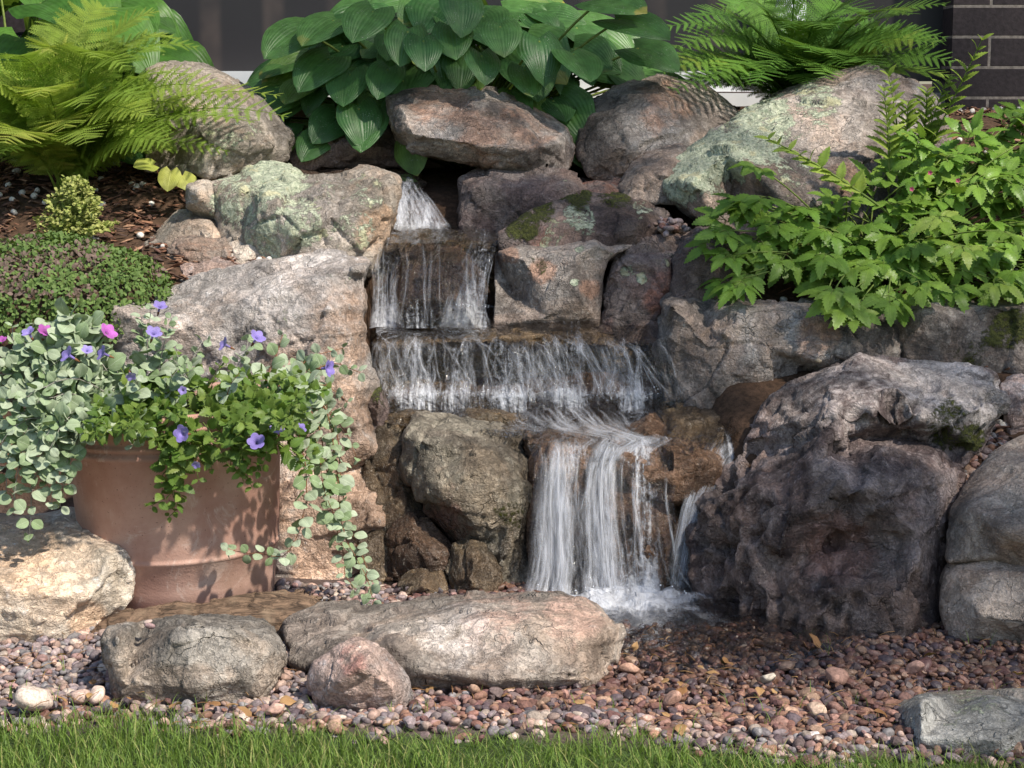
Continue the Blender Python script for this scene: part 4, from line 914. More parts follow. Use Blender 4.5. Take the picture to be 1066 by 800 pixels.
def pinna_tpl(n=13):
    V = [(-.012, 0, 0), (.012, 0, 0), (.004, 1, 0), (-.004, 1, 0)]; f = [(0, 1, 2, 3)]; uv = [(0, 0, 0)] * 4
    for i in range(n):
        t = (i + .4) / n; l = .155 * (1 - t) ** .6 + .012; wd = .8 / n * .5
        for s in (-1, 1):
            k = len(V); y = t
            V += [(0, y - wd, 0), (s * l * .55, y - wd * .8 + .05, .012), (s * l, y + .09, -.01), (s * l * .5, y + wd * .9 + .05, .012), (0, y + wd, 0)]
            uv += [(0, 0, 0), (.5 * s, .3, 0), (s, .5, 0), (.5 * s, .3, 0), (0, 0, 0)]
            f.append((k, k + 1, k + 2, k + 3, k + 4) if s > 0 else (k + 4, k + 3, k + 2, k + 1, k))
    return T(V, f, uv)
PINNA = pinna_tpl(13)
def frond(root, base, tip, arch, wid, mat, g, lean=None, n=21):
    base = np.asarray(base, float); tip = np.asarray(tip, float)
    mid = (base + tip) / 2 + np.array([0, 0, arch])
    mid[:2] = base[:2] + (tip[:2] - base[:2]) * .32
    P = bez(base, mid, tip, 40); b = Batch()
    b.add(tube_tpl(P[::3], np.linspace(.0035, .0008, len(P[::3])), 4), I3, Z3, .5)
    rn = g.uniform(0, .86) if g.uniform() > .15 else .95
    L = np.linalg.norm(tip - base)
    side_up = np.array([g.uniform(-.3, .3), g.uniform(-.9, -.2), 1.0])
    for i in range(n):
        s = .16 + .84 * (i + .5) / n; k = s * 39; i0 = int(k); d = P[min(i0 + 1, 39)] - P[max(i0 - 1, 0)]; d /= np.linalg.norm(d)
        p = P[i0] + (P[min(i0 + 1, 39)] - P[i0]) * (k - i0)
        Fm = frame(d, side_up)
        pl = wid * (math.sin(math.pi * min(1, (s - .06) ** .8)) ** .75 * .9 + .08)
        if s > .93: pl *= .8
        for sg in (-1, 1):
            dd = Fm[:, 0] * sg * .92 + d * (.22 + .4 * s) + Fm[:, 2] * (.12) + np.array([0, 0, -.15]) + g.normal(0, .06, 3)
            b.add(PINNA, frame(dd, Fm[:, 2] + g.normal(0, .1, 3)) * pl * np.array([1.0, 1, 1]), p, rn * .9 + g.uniform(0, .1))
    return b.build('frond', mat, root)
def fern(loc, label, mat, seed, n, span, height, wid, extra=()):
    wid *= .86
    g = np.random.default_rng(seed); root = empty('fern', loc, label, 'fern', 'ferns among the rocks'); base = np.array(loc)
    for i in range(n):
        az = i * 2.399 + g.uniform(-.3, .3); r = span * g.uniform(.55, 1.05); h = height * g.uniform(.35, 1.0) * (1.25 - .55 * r / span)
        tip = base + np.array([math.cos(az) * r, math.sin(az) * r * .75 - .05, h])
        frond(root, base + g.normal(0, .02, 3) * (1, 1, 0), tip, h * .5 + .10, wid * g.uniform(.8, 1.15), mat, g)
    for (px, py, Y, ar) in extra:
        frond(root, base + g.normal(0, .02, 3) * (1, 1, 0), at(px, py, Y), ar, wid, mat, g)
fern((-1.30, 1.62, .87), 'bright yellow green fern spreading over the boulder at upper left', 'fern_leaf', 11, 26, .50, .42, .125,
     [(300, 122, 1.42, .22), (292, 100, 1.5, .22), (265, 128, 1.35, .2), (110, 8, 1.75, .3), (205, 50, 1.7, .3), (165, 12, 1.7, .25), (60, 20, 1.75, .25), (185, 40, 1.75, .3), (10, 60, 1.4, .25), (100, 60, 1.4, .3), (40, 100, 1.3, .25), (90, 150, 1.25, .2), (-20, 90, 1.4, .2), (150, 120, 1.3, .22), (200, 80, 1.5, .25), (230, 95, 1.45, .25), (0, 160, 1.3, .15), (50, 55, 1.5, .3), (130, 70, 1.4, .3), (175, 150, 1.3, .15)])
fern((.93, 2.25, 1.08), 'darker green fern behind the lichen covered boulder by the window', 'fern_dark_leaf', 12, 30, .48, .40, .13,
     [(700, 95, 1.75, .2), (860, 82, 1.72, .2), (785, 88, 1.75, .2), (915, 72, 1.8, .2), (735, 85, 1.75, .22), (690, 75, 1.85, .2), (705, 50, 1.9, .25), (720, 20, 1.95, .25), (950, 15, 1.9, .25), (975, 45, 1.95, .2), (870, 60, 1.8, .2), (800, 70, 1.85, .2), (845, 55, 1.7, .2), (900, 20, 1.85, .3), (760, 10, 1.9, .3), (830, -20, 1.9, .3), (985, 5, 2.0, .2), (925, 50, 1.85, .2)])

# astilbe / compound toothed leaves on the right
ovw = lambda t: .275 * math.sin(math.pi * min(1, (t * .92 + .05)) ** .75) ** .9 + .003
LEAFLET = [leaf_tpl(ovw, 7, 2, .18 + .1 * k, .30, .0, teeth=1) for k in range(3)]
def compound(lb, sb, p, d, L, g, rn, n=3):
    d = np.asarray(d, float); d /= np.linalg.norm(d)
    up = np.array([g.normal(0, .2), -.5 + g.normal(0, .2), 1.0]); Fm = frame(d, up)
    ax = []
    for br, (sg, off) in enumerate([(0, 0), (1, .0), (-1, .0)]):
        bd = d if sg == 0 else (Fm[:, 0] * sg * .85 + d * .55); bd = bd / np.linalg.norm(bd)
        st = p + d * L * .12; ln = L * (.62 if sg == 0 else .5)
        en = st + bd * ln * .55 - np.array([0, 0, ln * .05])
        sb.add(tube_tpl([st, (st + en) / 2 + (0, 0, .003), en], .0013, 3), I3, Z3)
        Fb = frame(bd, up)
        lf = [(en, bd, 1.0), (en * .7 + st * .3, Fb[:, 0] * .85 + bd * .55, .8), (en * .7 + st * .3, -Fb[:, 0] * .85 + bd * .55, .8)]
        if n > 3: lf += [(en * .25 + st * .75, Fb[:, 0] * .9 + bd * .4, .62), (en * .25 + st * .75, -Fb[:, 0] * .9 + bd * .4, .62)]
        for q, dd, sc in lf:
            dd = dd / np.linalg.norm(dd) + np.array([0, 0, -.18]) + g.normal(0, .12, 3)
            lb.add(LEAFLET[int(g.integers(3))], frame(dd, up + g.normal(0, .25, 3)) * L * .46 * sc, q, min(1, rn + g.uniform(-.08, .08)))
def astilbe(loc, label, seed, targets, L=.15, mat='astilbe_leaf', shoots=(), fill=None, cat='perennial'):
    g = np.random.default_rng(seed); root = empty('astilbe', loc, label, 'astilbe', 'leafy perennials on the right bank'); base = np.array(loc)
    lb, sb = Batch(), Batch()
    for (p, rn) in targets:
        p = np.asarray(p, float); b0 = base + g.normal(0, .05, 3) * (1, 1, 0); v = p - b0
        mid = b0 + v * .5 + np.array([0, 0, .06]); P = bez(b0, mid, p, 9)
        sb.add(tube_tpl(P, np.linspace(.0035, .0018, 9), 4), I3, Z3)
        d = P[-1] - P[-3]; d = d / np.linalg.norm(d) + np.array([g.normal(0, .25), -.55, -.25 + g.normal(0, .15)])
        compound(lb, sb, p, d, L * g.uniform(.85, 1.2), g, rn, 5 if g.uniform() < .4 else 3)
    for (px0, py0, Y0, px1, py1, Y1) in shoots:
        P = bez(at(px0, py0, Y0), (at(px0, py0, Y0) + at(px1, py1, Y1)) / 2 + np.array([.01, 0, .02]), at(px1, py1, Y1), 14)
        sb.add(tube_tpl(P, np.linspace(.004, .0012, 14), 4), I3, Z3)
        for i in range(4, 14):
            for sg in (-1, 1):
                d = P[i] - P[i - 1]; d /= np.linalg.norm(d)
                dd = d * .9 + np.array([sg * .75, g.uniform(-.6, .3), .1]) + g.normal(0, .15, 3)
                lb.add(LEAFLET[int(g.integers(3))], frame(dd, (sg * -.4, -.5, 1)) * g.uniform(.045, .075) * (1.25 - i / 18), P[i], 1.0 - g.uniform(0, .08))
    lb.build('foliage', mat, root); sb.build('stems', 'stem_green', root)
def astilbe_targets(g, n, poly, Yf, Yb):
    out = []
    xs_, ys_ = [p[0] for p in poly], [p[1] for p in poly]
    while len(out) < n:
        x = g.uniform(min(xs_), max(xs_)); y = g.uniform(min(ys_), max(ys_)); ins = False; j = len(poly) - 1
        for i in range(len(poly)):
            if (poly[i][1] > y) != (poly[j][1] > y) and x < (poly[j][0] - poly[i][0]) * (y - poly[i][1]) / (poly[j][1] - poly[i][1]) + poly[i][0]: ins = not ins
            j = i
        if not ins: continue
        q = (y - min(ys_)) / (max(ys_) - min(ys_)); Y = Yb + (Yf - Yb) * q + g.uniform(-.05, .12)
        out.append((at(x, y, Y), g.uniform(.1, .8)))
    return out
g = np.random.default_rng(21)
tg = astilbe_targets(g, 190, [(745, 250), (760, 215), (800, 205), (870, 215), (930, 160), (1000, 150), (1075, 108), (1110, 120), (1110, 300), (1000, 290), (930, 318), (905, 300), (850, 305), (780, 300), (748, 290)], .86, 1.35)
tg += [(at(x, y, Y), r) for x, y, Y, r in [(892, 322, .74, .9), (880, 310, .76, .85), (925, 305, .78, .6), (870, 300, .76, .8), (775, 290, .86, .3), (760, 240, .95, .3), (765, 265, .9, .3), (790, 175, 1.1, .5), (800, 205, 1.0, .4), (955, 290, .82, .8), (1000, 255, .85, .9), (975, 225, .9, .9), (1040, 240, .9, .7), (1030, 290, .86, .9), (1060, 150, 1.2, .8), (1010, 190, 1.1, .6)]]
astilbe((.98, 1.15, .68), 'large astilbe clump with toothed leaves spilling over the grey wall block', 22, tg, .122, 'astilbe_leaf',
        [(935, 230, 1.05, 800, 145, 1.0), (925, 200, 1.2, 920, 95, 1.15)])
g = np.random.default_rng(23)
tg = astilbe_targets(g, 14, [(930, 200), (950, 150), (1000, 150), (1010, 190)], 1.2, 1.4)
astilbe((1.05, 1.45, .83), 'taller yellow green shoots rising behind the astilbe clump', 24, tg, .11, 'shoot_leaf',
        [(950, 190, 1.4, 1022, 42, 1.25), (945, 190, 1.4, 985, 85, 1.3), (940, 200, 1.4, 925, 80, 1.3), (955, 190, 1.4, 965, 95, 1.35), (935, 200, 1.4, 945, 110, 1.3)])
# small magenta blooms inside the clump
b = Batch(); ft = leaf_tpl(lambda t: .45 * math.sin(math.pi * t) ** .6 + .01, 4, 2, .2, .3)
rt = empty('flower_sprig', at(880, 205, 1.0), 'small pink red blooms peeking through the astilbe leaves', 'flower')
for (px, py) in [(997, 188), (949, 197), (968, 180)]:
    p = at(px, py, .98)
    V5 = [p]; f5 = []; 
    for k in range(25): a = k * .2513; rr = .007 * (.55 + .45 * abs(math.cos(2.5 * a))); V5.append(p + np.array([math.cos(a) * rr, -.004, math.sin(a) * rr]))
    for k in range(25): f5.append((0, 1 + k, 1 + (k + 1) % 25))
    b = Batch(); b.add(T(V5, f5, np.zeros((26, 3)) + .5), I3, Z3, .5); b.build('bloom', 'flower_pink', rt)

# thyme bush, low creeper mat, heuchera
oval = lambda t: .36 * math.sin(math.pi * t ** .85) ** .8 + .004
SMALL = [leaf_tpl(oval, 4, 1, .2, .25) for _ in range(1)]
rt = empty('thyme', at(80, 250, 1.2), 'small rounded yellow green variegated thyme bush', 'shrub'); lb, sb = Batch(), Batch()
cb_ = at(80, 248, 1.22)
for _ in range(210):
    a, e = U(0, 6.28), U(.1, 1.5); r = U(.65, 1.0)
    tip = cb_ + np.array([math.cos(a) * math.cos(e) * .115 * r, math.sin(a) * math.cos(e) * .09 * r, math.sin(e) * .165 * r]); P = bez(cb_ + rng.normal(0, .015, 3) * (1, 1, 0), cb_ * .4 + tip * .6 + (0, 0, .01), tip, 7)
    sb.add(tube_tpl(P, .0008, 3), I3, Z3)
    for i in range(2, 7):
        for k in range(5):
            lb.add(SMALL[0], frame((U(-1, 1), U(-1, .6), U(-.2, 1)), (U(-.5, .5), U(-1, 0), 1)) * U(.008, .014), P[i] + rng.normal(0, .003, 3), U(0, 1))
lb.build('foliage', 'thyme_leaf', rt); sb.build('stems', 'stem_green', rt)
def creeper():
    b = Batch()
    cx0, cy0, cz0 = -1.24, 1.02, .55
    for k in range(15000):
        a = U(0, 6.28); e = math.asin(U(0.02, 1)) 
        n = np.array([math.cos(a) * math.cos(e), math.sin(a) * math.cos(e), math.sin(e)])
        rr = 1 + .05 * vnoise(np.array([n * 4]))[0] + U(-.03, .012)
        p = np.array([cx0, cy0, cz0]) + n * np.array([.40, .30, .245]) * rr
        red = vnoise(np.array([p * 11]))[0] > .12 and n[2] > .45
        b.add(SMALL[0], frame(n * .5 + rng.normal(0, .5, 3), n) * U(.009, .016), p, 1.0 if red and U(0, 1) < .55 else U(0, .8))
    V, f = IV3 * np.array([.38, .28, .228]) + np.array([cx0, cy0, cz0]), IF3
    o = b.build('creeping_groundcover', 'creeper_leaf'); tag(o, kind='stuff')
    s = Batch(); s.add(T(V, f, V * 0), I3, Z3, .1); o2 = s.build('planted_mound', 'soil'); o2['kind'] = 'structure'
creeper()
HEU = leaf_tpl(lambda t: .52 * math.sin(math.pi * min(1, t + .04) ** .8) ** .6 + .005, 8, 3, .2, .2, .12, heart=.2)
for lab, its in [('young plant with three yellowing round leaves under the boulder', [(160, 172, 1.45, -.8, .1, .06), (178, 178, 1.45, -.1, -.7, .065), (190, 183, 1.45, .5, -.6, .06)]),
                 ]:
    rt = empty('seedling', at(172, 202, 1.5), lab, 'plant'); lb, sb = Batch(), Batch(); b0 = at(172, 202, 1.5)
    for (px, py, Y, dx, dz, s) in its:
        p = at(px, py, Y); lb.add(HEU, frame((dx, -.6, dz), (0, -.8, 1)) * s, p, U(0, 1)); sb.add(tube_tpl(bez(b0, (b0 + p) / 2 + (0, 0, .02), p, 6), .0018, 4), I3, Z3)
    lb.build('foliage', 'heuchera_leaf', rt); sb.build('stems', 'stem_red', rt)
SHADE = [(330, 90, 1.9, .28, 1), (430, 55, 1.9, .30, .9), (540, 45, 1.9, .30, .9), (640, 50, 1.9, .25, .9), (470, 160, 1.5, .11, .8), (540, 215, 1.4, .17, 1), (690, 130, 1.7, .22, .8),
         (600, 235, 1.2, .18, 1), (660, 295, 1.05, .18, 1), (740, 285, 1.0, .16, 1), (450, 285, 1.1, .15, .7), (570, 380, .85, .18, .6), (840, 580, .15, .26, 1.1), (930, 580, .15, .24, 1.1), (760, 570, .3, .2, 1), (800, 500, .3, .10, .8),
         (850, 700, -.2, .26, .3), (740, 690, -.1, .18, .3), (1000, 640, 0, .2, .4), (1050, 540, .2, .18, .6), (730, 390, .75, .16, .9), (1010, 350, .8, .2, .8), (880, 40, 2.1, .35, .8), (1040, 60, 2.4, .35, 1.1), (930, 120, 1.8, .2, .6), (1060, 230, 1.1, .14, .4),
         (600, 130, 1.7, .12, .8), (1010, 760, -.6, .18, .35), (240, 60, 2.4, .3, .7)]

# ------------------------------------------------------------------ terracotta pot and its plants
def terracotta():
    t = NT('terracotta'); co = t.objco(); n = t.noise(co, 7, 5, .6); n2 = t.noise(co, 60, 4, .7); n3 = t.noise(co, 240, 2, .5)
    sp = t.n('ShaderNodeSeparateXYZ'); t.l(co, sp.inputs[0])
    c = t.mix(t.ramp(n, .35, .65), (.44, .245, .19), (.56, .36, .29))
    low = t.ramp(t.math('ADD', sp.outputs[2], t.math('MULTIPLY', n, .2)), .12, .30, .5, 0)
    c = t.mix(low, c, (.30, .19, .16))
    c = t.mix(t.ramp(t.noise(co, 7, 7, .75, 1.8), .54, .66, 0, .6), c, (.66, .52, .45))
    c = t.mix(t.ramp(n3, .68, .74, 0, .8), c, (.10, .05, .04))
    c = t.mix(t.ramp(t.noise(co, 4, 4), .56, .68, 0, .4), c, (.22, .13, .075))
    t.done(t.bsdf(c, .82, .25, t.bump(t.math('ADD', n2, t.math('MULTIPLY', n3, .3)), .35, .003)).outputs[0])
terracotta()
PY, PX = .35, float(at(187, 440, .35)[0])
pot = empty('terracotta_pot', (PX, PY, .005), 'large round terracotta pot full of violet flowers and silver foliage', 'flower pot')
pf = [(0, 0), (.19, 0), (.200, .006), (.2065, .06), (.2165, .128), (.2195, .130), (.2200, .136), (.2175, .139), (.2190, .144), (.2330, .366), (.2410, .370), (.2420, .380), (.2360, .384), (.2360, .388), (.2440, .392), (.2450, .400), (.2400, .404), (.2410, .410), (.2440, .430), (.2520, .434), (.2530, .442), (.2480, .446), (.2500, .452), (.2500, .467), (.2460, .471), (.2300, .470), (.2270, .462), (.2250, .42), (.22, .40), (0, .40)]
V = []; f = []; S_ = 96
for r_, z_ in pf:
    for k in range(S_): a = 2 * math.pi * k / S_; V.append((r_ * math.cos(a), r_ * math.sin(a), z_))
for i in range(len(pf) - 1):
    for k in range(S_): f.append((i * S_ + k, i * S_ + (k + 1) % S_, (i + 1) * S_ + (k + 1) % S_, (i + 1) * S_ + k))
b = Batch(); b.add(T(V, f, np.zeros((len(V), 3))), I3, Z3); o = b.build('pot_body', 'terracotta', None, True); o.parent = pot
b = Batch(); V, f = IV3 * np.array([.225, .225, .03]) + np.array([0, 0, .425]), IF3; b.add(T(V, f, V * 0), I3, Z3); o = b.build('potting_soil', 'soil'); o.parent = pot
pot.rotation_euler = (0, R(-2.2), 0); pot.scale = (1.05, 1.0, 1.0)

ROUNDL = [leaf_tpl(lambda t: .46 * math.sin(math.pi * min(1, t * .95 + .04)) ** .62 + .003, 7, 3, .10 + .12 * k, .22, .06) for k in range(3)]
TORE = [leaf_tpl(lambda t: .34 * math.sin(math.pi * min(1, t * .93 + .06) ** .8) ** .85 + .003, 7, 2, .2 + .1 * k, .3, 0, teeth=1) for k in range(2)]
def poly3(pts, n):
    P = np.array([at(*p) for p in pts]); s = np.concatenate([[0], np.cumsum(np.linalg.norm(np.diff(P, axis=0), axis=1))]); u = np.linspace(0, s[-1], n)
    Q = np.stack([np.interp(u, s, P[:, i]) for i in range(3)], 1)
    for _ in range(3): Q[1:-1] = (Q[:-2] + 2 * Q[1:-1] + Q[2:]) / 4
    return Q
def trail(lb, sb, pts, tpls, size, g, step=.028, rad=.0016, jit=.012, tipsmall=True, rn=(0, .84), leafy0=.08):
    ln = sum(np.linalg.norm(at(*pts[i + 1]) - at(*pts[i])) for i in range(len(pts) - 1)); n = max(5, int(ln / step * 1.2))
    P = poly3(pts, n) + np.cumsum(g.normal(0, jit * .35, (n, 3)), 0) * np.linspace(0, 1, n)[:, None]
    sb.add(tube_tpl(P, np.linspace(rad, rad * .5, n), 4), I3, Z3)
    ph = g.uniform(0, 3.14)
    for i in range(max(1, int(n * leafy0)), n):
        d = P[i] - P[i - 1]; d /= np.linalg.norm(d); Fm = frame(d, (.3, -.5, 1)); ph += 1.57 + g.uniform(-.3, .3); q = i / (n - 1)
        s = size * (1.1 - (.55 * q ** 2 if tipsmall else 0)) * g.uniform(.65, 1.15)
        for sg in (-1, 1):
            o = (Fm[:, 0] * math.cos(ph) + Fm[:, 2] * math.sin(ph)) * sg
            dd = o * .9 + d * .35 + np.array([0, -.35, .1]) + g.normal(0, .15, 3)
            st = P[i] + dd / np.linalg.norm(dd) * s * .18
            lb.add(tpls[int(g.integers(len(tpls)))], frame(dd, np.array([0, -.75, .8]) + g.normal(0, .4, 3)) * s, st, g.uniform(*rn))
            sb.add(tube_tpl([P[i], st], rad * .4, 3), I3, Z3)
g = np.random.default_rng(31)
sil = empty('trailing_plant', (PX - .15, PY - .1, .45), 'silver green round leaved plant trailing over the left side of pot', 'trailing plant', 'plants in the terracotta pot')
lb, sb = Batch(), Batch()
for (x, y, Y) in [(10, 352, .25), (40, 346, .3), (-5, 380, .2), (5, 410, .12), (-8, 445, .08), (8, 480, .04), (28, 505, .02), (50, 500, .04), (22, 535, .03), (60, 522, .06), (-20, 400, .2), (-22, 500, .1), (60, 378, .15), (30, 420, .06), (45, 455, .04), (100, 462, .05), (20, 370, .2), (75, 360, .25), (0, 520, .08)]:
    for r_ in range(2):
        x1, y1 = x + g.uniform(-14, 14), y + g.uniform(-10, 10); mx = (125 + x1) / 2 + g.uniform(-15, 10)
        trail(lb, sb, [(130 + g.uniform(-25, 25), 432, .25), (mx, min(y1, 420) - g.uniform(5, 30) + (y1 > 440) * 30, (Y + .2) / 2), (x1 + (8 if y1 > 440 else 0), (y1 + 410) / 2, Y + .02), (x1, y1, Y)], ROUNDL, .042, g, leafy0=.2)
for pts in [[(150, 430, .3), (146, 370, .3), (152, 316, .32)], [(160, 420, .3), (160, 360, .3), (165, 335, .3)], [(190, 420, .35), (200, 380, .4), (212, 352, .42)], [(240, 420, .35), (250, 380, .42), (262, 355, .45)],
            [(110, 420, .3), (90, 380, .3), (70, 352, .32)], [(120, 420, .3), (120, 380, .3), (108, 360, .32)], [(200, 420, .3), (190, 380, .3), (186, 365, .3)], [(140, 425, .2), (135, 400, .12), (140, 385, .1)], [(170, 425, .2), (180, 400, .15), (190, 385, .12)],
            [(150, 430, .12), (135, 442, .07), (148, 452, .04)], [(100, 420, .12), (120, 440, .07), (140, 455, .06)]]:
    for r_ in range(2): trail(lb, sb, [(p[0] + g.uniform(-6, 6), p[1] + g.uniform(-5, 5), p[2]) for p in pts], ROUNDL, .036, g)
lb.build('foliage', 'silver_leaf', sil); sb.build('stems', 'stem_silver', sil)
sil = empty('trailing_plant', (PX + .2, PY - .05, .45), 'silver green plant with long runners hanging down the right side of pot', 'trailing plant', 'plants in the terracotta pot')
lb, sb = Batch(), Batch()
for pts in [[(285, 425, .3), (315, 392, .3), (345, 430, .28), (348, 500, .25), (352, 560, .2), (368, 610, .12), (374, 652, .03)],
            [(285, 425, .3), (330, 400, .32), (352, 450, .3), (356, 520, .26), (375, 565, .2), (380, 600, .15)],
            [(280, 425, .25), (305, 420, .2), (318, 470, .18), (322, 520, .15), (316, 550, .12), (298, 580, .06), (270, 576, .04), (238, 562, .04)],
            [(285, 425, .3), (320, 380, .35), (350, 362, .4), (372, 380, .42)], [(280, 420, .3), (300, 385, .35), (330, 360, .42), (345, 356, .45)], [(270, 420, .3), (285, 380, .38), (300, 360, .44)],
            [(285, 425, .28), (325, 420, .26), (338, 470, .25), (342, 540, .22), (350, 590, .15), (372, 625, .06)], [(285, 425, .3), (335, 415, .3), (365, 440, .34), (372, 470, .32)], [(290, 425, .3), (320, 430, .25), (330, 480, .22), (335, 520, .2)],
            [(285, 420, .32), (320, 395, .36), (345, 400, .38), (360, 420, .38)], [(240, 430, .2), (232, 405, .15), (250, 392, .12)], [(300, 425, .25), (322, 452, .2), (318, 490, .18)], [(290, 420, .35), (330, 370, .42), (350, 385, .45)]]:
    trail(lb, sb, [(p[0] + g.uniform(-3, 3), p[1] + g.uniform(-3, 3), p[2]) for p in pts], ROUNDL, .036, g, step=.032)
lb.build('foliage', 'silver_leaf', sil); sb.build('stems', 'stem_red', sil)

tor = empty('torenia', (PX, PY, .46), 'green leafy plant with violet trumpet flowers in the pot', 'flowering plant', 'plants in the terracotta pot')
lb, sb = Batch(), Batch()
for k in range(62):
    x1 = g.uniform(85, 335); y1 = 368 + abs(x1 - 210) * .12 + g.uniform(0, 75) ; Y1 = .42 - (y1 - 368) / 75 * .42 + g.uniform(-.05, .05)
    x0 = 187 + (x1 - 187) * .55
    trail(lb, sb, [(x0, 442, .28), ((x0 + x1) / 2, min(y1, 425) + 4, (Y1 + .28) / 2), (x1, y1, Y1)], TORE, .038, g, step=.020, leafy0=.35, rn=(0, .9))
for pts in [[(185, 440, .12), (188, 452, .06), (178, 480, .06), (180, 505, .06), (172, 530, .06)], [(200, 440, .12), (210, 455, .06), (205, 480, .05), (212, 492, .05)], [(170, 440, .12), (180, 460, .06), (185, 500, .05), (186, 522, .05)],
            [(250, 440, .12), (262, 455, .06), (255, 480, .06), (262, 500, .06)], [(270, 440, .14), (285, 458, .09), (300, 470, .1), (318, 480, .12)], [(240, 440, .1), (245, 460, .06), (238, 488, .05)], [(215, 440, .1), (225, 460, .05), (228, 475, .05)], [(275, 440, .12), (280, 465, .08), (270, 490, .08)], [(150, 440, .12), (160, 455, .06), (165, 470, .05)], [(290, 440, .2), (310, 450, .2), (322, 462, .2), (330, 478, .2)]]:
    for r_ in range(2): trail(lb, sb, [(p[0] + g.uniform(-5, 5), p[1] + g.uniform(-3, 3), p[2]) for p in pts], TORE, .038, g, step=.022, rn=(0, .9))
lb.build('foliage', 'torenia_leaf', tor); sb.build('stems', 'stem_green', tor)
def flower(name, p, d, s, mat, parent):
    """trumpet: slender tube opening into five rounded lobes"""
    V = []; f = []; uv = []; nr, ns = 9, 30
    for i in range(nr):
        t = i / (nr - 1); r0 = .10 + .06 * t + .55 * max(0, t - .55) ** 1.35 * 2.6
        for k in range(ns):
            a = 2 * math.pi * k / ns; lob = 1 + (.28 * (abs(math.cos(2.5 * a)) ** .7) - .12) * max(0, t - .5) * 2
            V.append((r0 * lob * math.cos(a), t * 1.0 - .12 * max(0, t - .8) * 5 * (1 - .5 * math.cos(5 * a)), r0 * lob * math.sin(a))); uv.append((.5, t, 0))
    for i in range(nr - 1):
        for k in range(ns): f.append((i * ns + k, i * ns + (k + 1) % ns, (i + 1) * ns + (k + 1) % ns, (i + 1) * ns + k))
    b = Batch(); Fm = frame(d, (0, 0, 1))
    s *= .74; b.add(T(V, f, uv), Fm * s, p, U(0, .9)); fl = b.build(name, mat, parent)
    b = Batch(); b.add(tube_tpl([p - Fm[:, 1] * s * .5, p - Fm[:, 1] * s * .1, p + Fm[:, 1] * s * .12], [s * .05, s * .13, s * .11], 6), I3, Z3); c = b.build('calyx', 'stem_red', None)
    c.parent = fl; c.location = -(Vector(parent.location) + Vector(fl.location)) if parent else -Vector(fl.location)
    c.location = -Vector(parent.location) - fl.location
for (px, py, Y, dx, dz, s, m) in [(165, 325, .22, .3, .9, .030, 0), (158, 353, .12, .3, .7, .034, 0), (240, 362, .12, -.8, .5, .030, 0), (264, 357, .12, .5, .7, .034, 0), (334, 384, .16, .9, .1, .036, 0), (195, 452, .015, -.2, .1, .036, 0), (268, 464, .02, .0, .3, .036, 0), (290, 452, .05, 0, .6, .032, 0), (310, 449, .12, .4, .4, .024, 0),
                                  (78, 374, .1, -.6, .5, .036, 0), (135, 388, .05, .2, -.3, .022, 0), (114, 371, .12, -.7, .4, .032, 0), (33, 352, .2, -.3, .8, .03, 0), (205, 481, .02, 0, -.2, .018, 0), (90, 369, .15, .2, .6, .024, 0),
                                  (45, 352, .2, .4, .8, .036, 1), (84, 352, .22, -.9, .5, .038, 1), (107, 352, .22, .7, .7, .040, 1), (191, 407, .02, 0, .1, .018, 0), (3, 358, .2, 0, .8, .02, 1)]:
    flower('flower', at(px, py, Y), np.array([dx, -.45, dz]), s, 'flower_magenta' if m else 'flower_violet', tor)

# ------------------------------------------------------------------ driftwood
def wood():
    t = NT('driftwood'); co = t.objco(); mp = t.n('ShaderNodeMapping'); t.l(co, mp.inputs[0]); mp.inputs['Scale'].default_value = (3, 14, 26)
    n = t.noise(mp.outputs[0], 2.6, 6, .7, 1.2); n2 = t.noise(co, 14, 4)
    c = t.mix(t.ramp(n, .35, .62), (.05, .034, .024), (.25, .165, .11)); c = t.mix(t.ramp(n2, .5, .7, 0, .6), c, (.30, .22, .15))
    t.done(t.bsdf(c, .85, .25, t.bump(n, .9, .012)).outputs[0])
wood()
rock('driftwood', 'weathered flaky brown driftwood lying between the pot and the front stones',
     [(86, 678, .0), (96, 658, .03), (125, 637, .07), (152, 629, .08), (186, 622, .085), (216, 623, .085), (243, 616, .085), (262, 619, .09), (290, 617, .12), (316, 612, .16), (345, 624, .16), (366, 640, .1), (345, 652, .04), (300, 655, .0), (295, 685, -.05), (200, 690, -.06)],
     [(140, 645, .01), (200, 636, .01), (250, 628, .03), (300, 630, .06), (320, 640, .04), (280, 642, .0)], .12, 'driftwood', cat='driftwood', vox=.004, facet=.9, strata=2.2, rough=1.6, smooth=2, sdir=(-.15, .3, 1))

